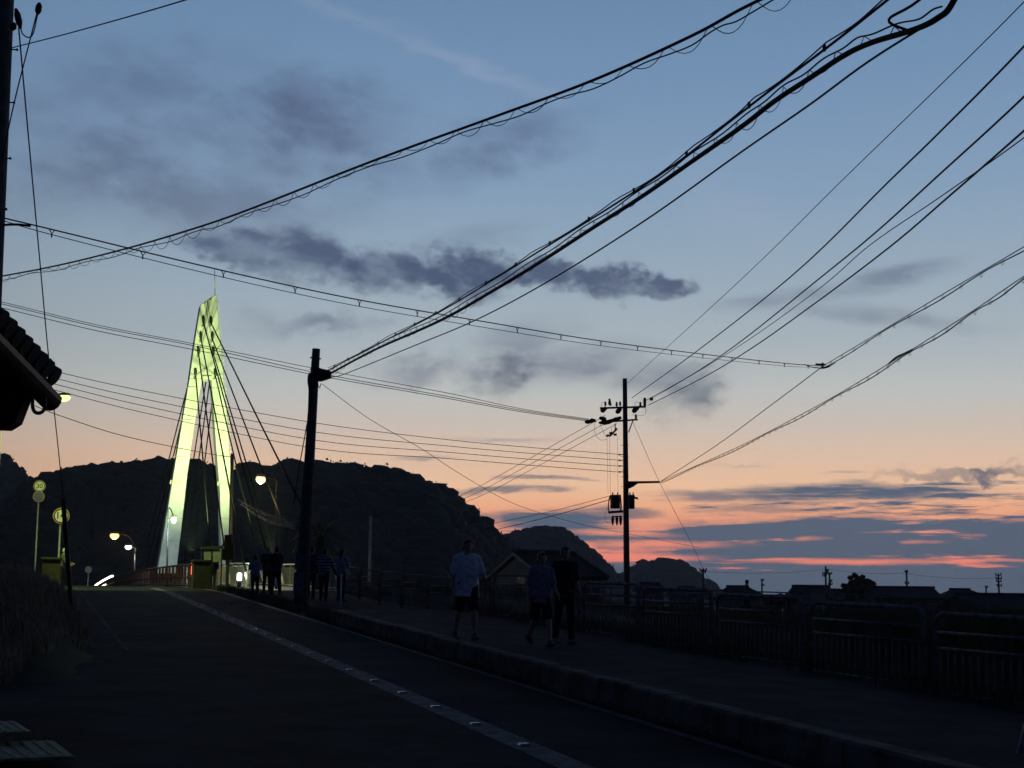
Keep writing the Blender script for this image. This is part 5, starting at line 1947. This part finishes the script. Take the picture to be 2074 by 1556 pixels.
# ------------------------------------------------------------------ people
def capsule(mb, a, b_, ra, rb, n=10):
    a, b_ = Vector(a), Vector(b_)
    d = b_ - a
    L = d.length
    if L < 1e-6:
        mb.ball(a, ra, n, 6)
        return
    t = d / L
    P, R = [], []
    for k in range(4):
        q = PI / 2 * (1 - k / 3)
        P.append(a - t * ra * math.sin(q))
        R.append(max(.001, ra * math.cos(q)))
    for k in range(4):
        q = PI / 2 * (k / 3)
        P.append(b_ + t * rb * math.sin(q))
        R.append(max(.001, rb * math.cos(q)))
    mb.tube(P, R, n)


def remesh(mb, vox, m, name, parent, mw, smooth_it=4):
    me = bpy.data.meshes.new('tmp')
    me.from_pydata(mb.v, [], mb.f)
    o = bpy.data.objects.new('tmp', me)
    COL.objects.link(o)
    r_ = o.modifiers.new('r', 'REMESH')
    r_.mode = 'VOXEL'
    r_.voxel_size = vox
    s_ = o.modifiers.new('s', 'SMOOTH')
    s_.factor = .5
    s_.iterations = smooth_it
    bpy.context.view_layer.update()
    dg = bpy.context.evaluated_depsgraph_get()
    ne = bpy.data.meshes.new_from_object(o.evaluated_get(dg))
    bpy.data.objects.remove(o)
    bpy.data.meshes.remove(me)
    ne.materials.clear()
    ne.materials.append(m)
    for p in ne.polygons:
        p.use_smooth = True
    q = bpy.data.objects.new(name, ne)
    COL.objects.link(q)
    if parent is not None:
        q.parent = parent
        q.matrix_basis = Matrix.Identity(4)
    else:
        q.matrix_basis = mw
    return q


def rotx(v, a):
    return Vector((v.x, v.y * math.cos(a) - v.z * math.sin(a), v.y * math.sin(a) + v.z * math.cos(a)))


def person(label, pos, height, face, hem=.84, wide=1.0, legs=((.25, .1), (-.25, .35)), arms=((-.3, .3, .12), (.3, .3, .12)), shirt=(.6, .6, .6), pants=(.03, .03, .035),
           sleeves='short', bottoms='shorts', hair='short', hat=None, vox=.012, stoop=0.0, shoe=(.05, .05, .05), slim=1.0, stripe=None, bag=None, phone=None):
    """Front of the body is local +y; legs: (hip swing, knee bend); arms: (swing, elbow bend, outward)."""
    k = height / 1.72
    yaw_ = math.atan2(-face[0], face[1])
    mw = Matrix.Translation(Vector(pos)) @ Matrix.Rotation(yaw_, 4, 'Z') @ Matrix.Scale(k, 4)
    body, sh, pn, so = MB(), MB(), MB(), MB()
    B = slim

    def st(p):
        p = Vector(p)
        return rotx(p - Vector((0, 0, .95)), -stoop * smooth01((p.z - .95) / .4)) + Vector((0, 0, .95)) if p.z > .95 else p
    # trunk
    hipz = .93
    spine = [((0, 0, .90), .135), ((0, .005, 1.02), .125), ((0, .01, 1.15), .128), ((0, .0, 1.28), .135), ((0, -.005, 1.38), .115)]
    for (a, ra), (b_, rb) in zip(spine, spine[1:]):
        for sx in (-.065, 0, .065):
            capsule(body, st((sx * B, a[1], a[2])), st((sx * B, b_[1], b_[2])), ra * .86, rb * .86)
            capsule(sh, st((sx * B * 1.1, a[1], max(a[2], hem + .14))), st((sx * B * 1.1, b_[1], b_[2])), ra * .98, rb * .93)
    for sx in (-1, 1):
        capsule(body, st((0, -.005, 1.40)), st((sx * .165 * B, -.005, 1.395)), .07, .062)
        capsule(sh, st((0, -.005, 1.395)), st((sx * .165 * B, -.005, 1.39)), .085, .078)
    P_, R_ = [], []
    ov = MB()
    rings = [(hem, .178, .128), (hem + .1, .174, .126), (1.06, .166, .128), (1.2, .172, .132), (1.32, .17, .12)]
    ring_v, ring_f = [], []
    for z_, rx_, ry_ in rings:
        for j in range(18):
            a_ = 2 * PI * j / 18
            ring_v.append(st((rx_ * wide * B * math.cos(a_), ry_ * math.sin(a_), z_)))
    for i_ in range(len(rings) - 1):
        for j in range(18):
            ring_f.append((i_ * 18 + j, i_ * 18 + (j + 1) % 18, (i_ + 1) * 18 + (j + 1) % 18, (i_ + 1) * 18 + j))
    ring_f.append(tuple(range(17, -1, -1)))
    ring_f.append(tuple(4 * 18 + j for j in range(18)))
    sh.add(ring_v, ring_f)
    # neck and head
    capsule(body, st((0, -.01, 1.40)), st((0, .015, 1.53)), .062, .054)
    hc = st((0, .02, 1.605))
    body.ball(hc, (.076, .092, .112), 16, 12)
    body.ball(hc + Vector((0, .018, -.06)), (.055, .068, .058), 12, 8)
    body.ball(hc + Vector((0, .096, -.022)), (.014, .020, .022), 8, 6)     # nose
    body.ball(hc + Vector((0, .082, -.062)), (.024, .014, .011), 8, 6)     # mouth
    body.ball(hc + Vector((0, .080, .022)), (.052, .018, .012), 8, 6)      # brow
    for sx in (-1, 1):
        body.ball(hc + Vector((sx * .078, -.005, -.012)), (.010, .022, .032), 8, 6)
    # arms with hands
    hands = []
    for i, sx in enumerate((-1, 1)):
        sw, eb, ab = arms[i]
        S = st((sx * .175 * B, -.005, 1.385))
        ud = rotx(Vector((sx * math.sin(ab), 0, -math.cos(ab))), sw)
        E_ = S + ud * .285
        fd = rotx(Vector((sx * math.sin(ab) * (.5 if eb < .8 else -.55), 0, -1)).normalized(), sw + eb)
        Wp = E_ + fd * .245
        capsule(body, S, E_, .050, .040)
        capsule(body, E_, Wp, .040, .027)
        pa = Wp + fd * .05
        sdv = Vector((0, 1, 0)) if abs(fd.y) < .8 else Vector((0, 0, 1))
        sdv = (sdv - fd * sdv.dot(fd)).normalized()
        pn_ = fd.cross(sdv)
        for q in (-.026, -.009, .009, .026):
            capsule(body, Wp + fd * .012 + sdv * q * .7, Wp + fd * .085 + sdv * q, .0135, .0125, 7)
        for q, ln in ((-.028, .060), (-.0095, .074), (.0095, .080), (.028, .072)):
            b0 = Wp + fd * .088 + sdv * q
            b1 = b0 + (fd * .9 + pn_ * .25 * -sx).normalized() * ln * .5
            b2 = b1 + (fd * .7 + pn_ * .6 * -sx).normalized() * ln * .5
            capsule(body, b0, b1, .0092, .0085, 6)
            capsule(body, b1, b2, .0085, .0075, 6)
        t0 = Wp + fd * .03 + sdv * .026
        t1 = t0 + (fd * .6 + sdv * .8).normalized() * .038
        capsule(body, t0, t1, .011, .010, 6)
        capsule(body, t1, t1 + (fd * .9 + sdv * .3).normalized() * .03, .010, .008, 6)
        hands.append(Wp + fd * .10)
        end = E_ if sleeves == 'long' else S + ud * (.235 if sleeves == 'short' else .2)
        capsule(sh, S, S + ud * .12, .075, .076)
        capsule(sh, S + ud * .12, end, .076, .072 if sleeves != 'long' else .06)
        if sleeves == 'long':
            capsule(sh, E_, Wp - fd * .01, .06, .042)
    # legs and feet
    low_z = 9
    feet = []
    for i, sx in enumerate((-1, 1)):
        sw, kb = legs[i]
        Hp = Vector((sx * .085 * B, 0, .90))
        td = rotx(Vector((sx * .03, 0, -1)), sw)
        K_ = Hp + td * .42
        sd_ = rotx(Vector((sx * .01, 0, -1)), sw - kb)
        A_ = K_ + sd_ * .41
        capsule(body, Hp, K_, .083 * B, .056)
        capsule(body, K_, K_ + sd_ * .16, .056, .057)
        capsule(body, K_ + sd_ * .16, A_, .055, .036)
        fdv = rotx(Vector((0, 1, 0)), max(-.5, min(.5, (sw - kb) * .6)))
        heel = A_ + Vector((0, 0, -.045)) - fdv * .05
        toe = A_ + Vector((0, 0, -.05)) + fdv * .15
        capsule(body, A_, heel, .036, .034)
        capsule(body, heel, toe, .033, .026)
        so1 = MB()
        for dx_ in (-.018, .018):
            capsule(so, heel + Vector((dx_, 0, 0)), heel.lerp(toe, .6) + Vector((dx_, 0, .004)), .038, .036)
            capsule(so, heel.lerp(toe, .6) + Vector((dx_, 0, .004)), toe + Vector((dx_ * .8, 0, -.002)), .036, .026)
        capsule(so, heel + Vector((0, 0, .01)), A_ + Vector((0, 0, .01)), .040, .042)
        low_z = min(low_z, (heel.z - .038), (toe.z - .028))
        if bottoms == 'shorts':
            capsule(pn, Hp + Vector((0, 0, .05)), Hp + td * .34, .112 * B, .098)
        else:
            capsule(pn, Hp + Vector((0, 0, .05)), K_, .105 * B, .075)
            capsule(pn, K_, A_ + Vector((0, 0, .0)), .075, .060)
    for sx in (-.06, .06):
        capsule(pn, (sx * B, 0, .90), (sx * B, .003, 1.0), .112, .105)
    lift = Matrix.Translation((0, 0, -low_z))
    bm_ = remesh(body, vox, M_ROCK, 'person', None, mw @ lift)
    tag(bm_, label, 'person', 'people near the bridge')
    cs = mat('shirt_%02d' % len(MATS), shirt, .85, .12, 14) if stripe is None else stripe
    so_ = remesh(sh, vox * 1.3, cs, 'shirt', bm_, None, 5)
    ph_ = random.uniform(0, 6)
    for v in so_.data.vertices:
        c3 = v.co
        w3 = math.sin(c3.z * 38 + c3.x * 22 + 2 * math.sin(c3.x * 17 + ph_) + ph_) * math.sin(c3.x * 13 - c3.z * 9 + c3.y * 11 + ph_)
        v.co = c3 + v.normal * (.008 * w3)
    remesh(pn, vox * 1.3, mat('pants_%02d' % len(MATS), pants, .85, .2, 14), 'trousers' if bottoms != 'shorts' else 'shorts', bm_, None, 5)
    remesh(so, vox, mat('shoe_%02d' % len(MATS), shoe, .7, .2, 14), 'shoes', bm_, None, 3)
    hr = MB()
    hr.ball(hc + Vector((0, -.012, .022)), (.086, .096, .106), 16, 12)
    hr.ball(hc + Vector((0, -.04, -.02)), (.080, .072, .085), 14, 10)
    hr.ball(hc + Vector((0, .05, .075)), (.062, .05, .035), 12, 8)
    if hair == 'long':
        for q in range(5):
            hr.ball(hc + Vector((0, -.055 - q * .006, -.06 - q * .045)), (.082 - q * .006, .052, .06), 12, 8)
    cut = MB()
    hm = remesh(hr, vox, M_HAIR if hat is None else mat('hat_%02d' % len(MATS), hat, .8, .15, 14), 'hair' if hat is None else 'hat', bm_, None, 2)
    # bare the face: pull the hair mass back off the front of the head
    for v in hm.data.vertices:
        rel = v.co - hc
        if rel.y > .045 and rel.z < .055:
            v.co.y = hc.y + .02
    em = mat('eye', (.02, .015, .012), .2, .1, 30)
    for sx in (-1, 1):
        e = MB().ball(hc + Vector((sx * .032, .083, .002)), (.013, .008, .008), 8, 6).build('eye', em)
        e.parent = bm_
    if phone is not None:
        ph = hands[phone]
        pq = bpy.data.objects.new('smartphone', MB().box((0, 0, 0), (.008, .075, .15)).mesh('smartphone'))
        COL.objects.link(pq)
        pq.data.materials.append(mat('phone_shell', (.85, .85, .85), .3, .05, 5))
        pq.matrix_basis = mw @ lift @ Matrix.Translation(ph + Vector((.035 if phone else -.035, .0, 0)))
        tag(pq, 'pale smartphone held low by the person in black', 'phone')
    return bm_


def gnd(x, y, h=.0, s_guess=None):
    """Ground point of the road plane (raised h) seen at a pixel."""
    d = ray(x, y)
    V_ = UH.cross(Dv)
    if V_.z < 0:
        V_ = -V_
    return d * (-(EYE - h) / d.dot(V_))


toward = lambda P: (-P.x, -P.y)
back = (-UH.y, UH.x)
P1 = gnd(944, 1297, .31)
P1.z = road_z(su(P1)[0]) + .31
person('person in loose white t-shirt and dark shorts walking on the footway, arm bent', P1, 1.76, (-DH.x + .05, -DH.y), legs=((.22, .08), (-.20, .28)), arms=((.10, 1.35, .34), (-.12, .25, .16)),
       shirt=(.80, .81, .82), pants=(.02, .02, .024), shoe=(.06, .06, .07), vox=.0095, slim=1.06, hem=.74, wide=1.22)
P2 = gnd(1096, 1311, .31)
P2.z = road_z(su(P2)[0]) + .31
person('person in dim lilac top and dark shorts walking left of the one in black', P2, 1.58, (-DH.x, -DH.y), legs=((.30, .10), (-.34, .40)), arms=((.3, .5, .14), (-.3, .3, .12)),
       shirt=(.22, .21, .27), pants=(.015, .015, .017), shoe=(.015, .015, .015), vox=.0095, hair='long', slim=.94, hem=.80, wide=1.05)
P3 = gnd(1143, 1304, .31)
P3.z = road_z(su(P3)[0]) + .31
person('person in black top and trousers walking beside the railing with a pale phone', P3, 1.66, (-DH.x, -DH.y), legs=((.16, .06), (-.14, .22)), arms=((.15, .5, .12), (-.05, .2, .14)),
       shirt=(.014, .014, .015), pants=(.014, .014, .016), bottoms='long', shoe=(.25, .22, .2), vox=.0095, phone=1)


def cluster(x, yf, htpx, label, **kw):
    """Someone standing on the paved space; distance from the height in the picture."""
    hgt = kw.pop('hgt', 1.7)
    Y = hgt * F / htpx
    p = at(x, yf, Y)
    s_, u_ = su(p)
    p.z = road_z(min(s_, 62.9)) + .03
    return person(label, p, hgt, kw.pop('face', (0, 1)), vox=kw.pop('vox', .014), **kw)


cluster(516, 1196, 84, 'small person in pale grey shirt standing left of the bystanders', hgt=1.42, face=(-.4, 1), shirt=(.30, .31, .33), pants=(.04, .04, .05), bottoms='long', legs=((.05, .05), (-.05, .05)), arms=((.3, 1.2, .2), (.3, 1.2, .2)))
cluster(540, 1196, 90, 'bystander in brown top turning a lit face toward the road', hgt=1.66, face=(.3, -1), shirt=(.07, .05, .045), pants=(.03, .025, .025), bottoms='long', legs=((.04, .04), (-.04, .04)), arms=((.05, .2, .1), (-.05, .2, .1)))
cluster(558, 1205, 98, 'bystander in black standing with legs apart beside the centre pole', hgt=1.72, face=(-.7, 1), shirt=(.02, .02, .022), pants=(.03, .028, .028), bottoms='long', legs=((.14, .04), (-.14, .04)), arms=((.2, .9, .15), (.1, .4, .15)))
cluster(629, 1214, 105, 'bystander in dark blue half hidden by the centre pole', hgt=1.74, face=(.2, 1), shirt=(.04, .055, .09), pants=(.03, .035, .05), bottoms='long', sleeves='long', legs=((.05, .05), (-.05, .05)), arms=((.05, .3, .1), (-.05, .3, .1)))
stp = bpy.data.materials.new('striped_cloth')
stp.use_nodes = True
_b = NB(stp.node_tree)
_tc = _b.n('ShaderNodeTexCoord')
_sx = _b.n('ShaderNodeSeparateXYZ')
stp.node_tree.links.new(_tc.outputs['Object'], _sx.inputs[0])
_st = _b.rng(_b.m('SINE', _b.m('MULTIPLY', _sx.outputs[2], 62)), -.2, .2)
_b.put(stp.node_tree.nodes['Principled BSDF'].inputs['Base Color'], _b.mix(_st, (.30, .32, .36, 1), (.03, .03, .035, 1)))
cluster(655, 1213, 104, 'bystander in striped shirt and black trousers seen from behind', hgt=1.7, face=(.1, 1), stripe=stp, pants=(.012, .012, .013), bottoms='long', legs=((.10, .03), (-.10, .03)), arms=((.5, 1.2, .25), (.5, 1.2, .25)))
cluster(690, 1215, 102, 'bystander in pale shirt and dark trousers, outermost by the marker post', hgt=1.68, face=(.5, 1), shirt=(.34, .35, .38), pants=(.02, .02, .028), bottoms='long', legs=((.05, .04), (-.05, .04)), arms=((.4, 1.1, .15), (.4, 1.1, .15)), hair='long')
# person by the left bridge pillar
q = at(123, 1190, 62)
q.z = road_z(62)
q = Vector((q.x, q.y, road_z(62)))
person('person in pale cap and dark clothes standing by the left bridge pillar', q, 1.62, (1, .2), legs=((.06, .05), (-.06, .05)), arms=((.4, .9, .12), (.3, .8, .12)), shirt=(.10, .11, .10), pants=(.015, .015, .017), bottoms='long', hat=(.55, .56, .50), sleeves='long', vox=.014, stoop=.12)
# someone beyond the right-hand bridge pillar
q = RP(66.5, 7.6)
q.z = .2
person('dark figure standing just behind the right bridge pillar', q, 1.7, (.2, 1), legs=((.06, .05), (-.06, .05)), arms=((.1, .3, .12), (-.1, .3, .12)), shirt=(.012, .012, .014), pants=(.012, .012, .014), bottoms='long', sleeves='long', vox=.016)
q = at(1513, 1240, 77)
q = Vector((q.x, q.y, ground_z(q.x, q.y)))
person('lone far person walking on the levee before the hip-roofed house', q, 1.68, (1, .1), legs=((.25, .1), (-.25, .3)), arms=((.2, .5, .1), (-.2, .4, .1)), shirt=(.05, .05, .06), pants=(.02, .02, .02), bottoms='long', sleeves='long', vox=.016)

# ------------------------------------------------------------------ evening haze
HZ = True
if HZ:
    hb = MB()
    hb.box((0, 700, 60), (1500, 1500, 132))
    hz = hb.build('haze', mat('haze_air', (.8, .8, .8), .9))
    hz.data.materials.clear()
    hm_ = bpy.data.materials.new('evening_haze')
    hm_.use_nodes = True
    for n in list(hm_.node_tree.nodes):
        if n.type == 'BSDF_PRINCIPLED':
            hm_.node_tree.nodes.remove(n)
    pv = hm_.node_tree.nodes.new('ShaderNodeVolumePrincipled')
    pv.inputs['Color'].default_value = (.78, .86, 1.0, 1)
    pv.inputs['Density'].default_value = 0.00024
    pv.inputs['Anisotropy'].default_value = 0.3
    hm_.node_tree.links.new(pv.outputs[0], [n for n in hm_.node_tree.nodes if n.type == 'OUTPUT_MATERIAL'][0].inputs['Volume'])
    hz.data.materials.append(hm_)
    tag(hz, 'thin evening haze over the valley', kind='stuff')
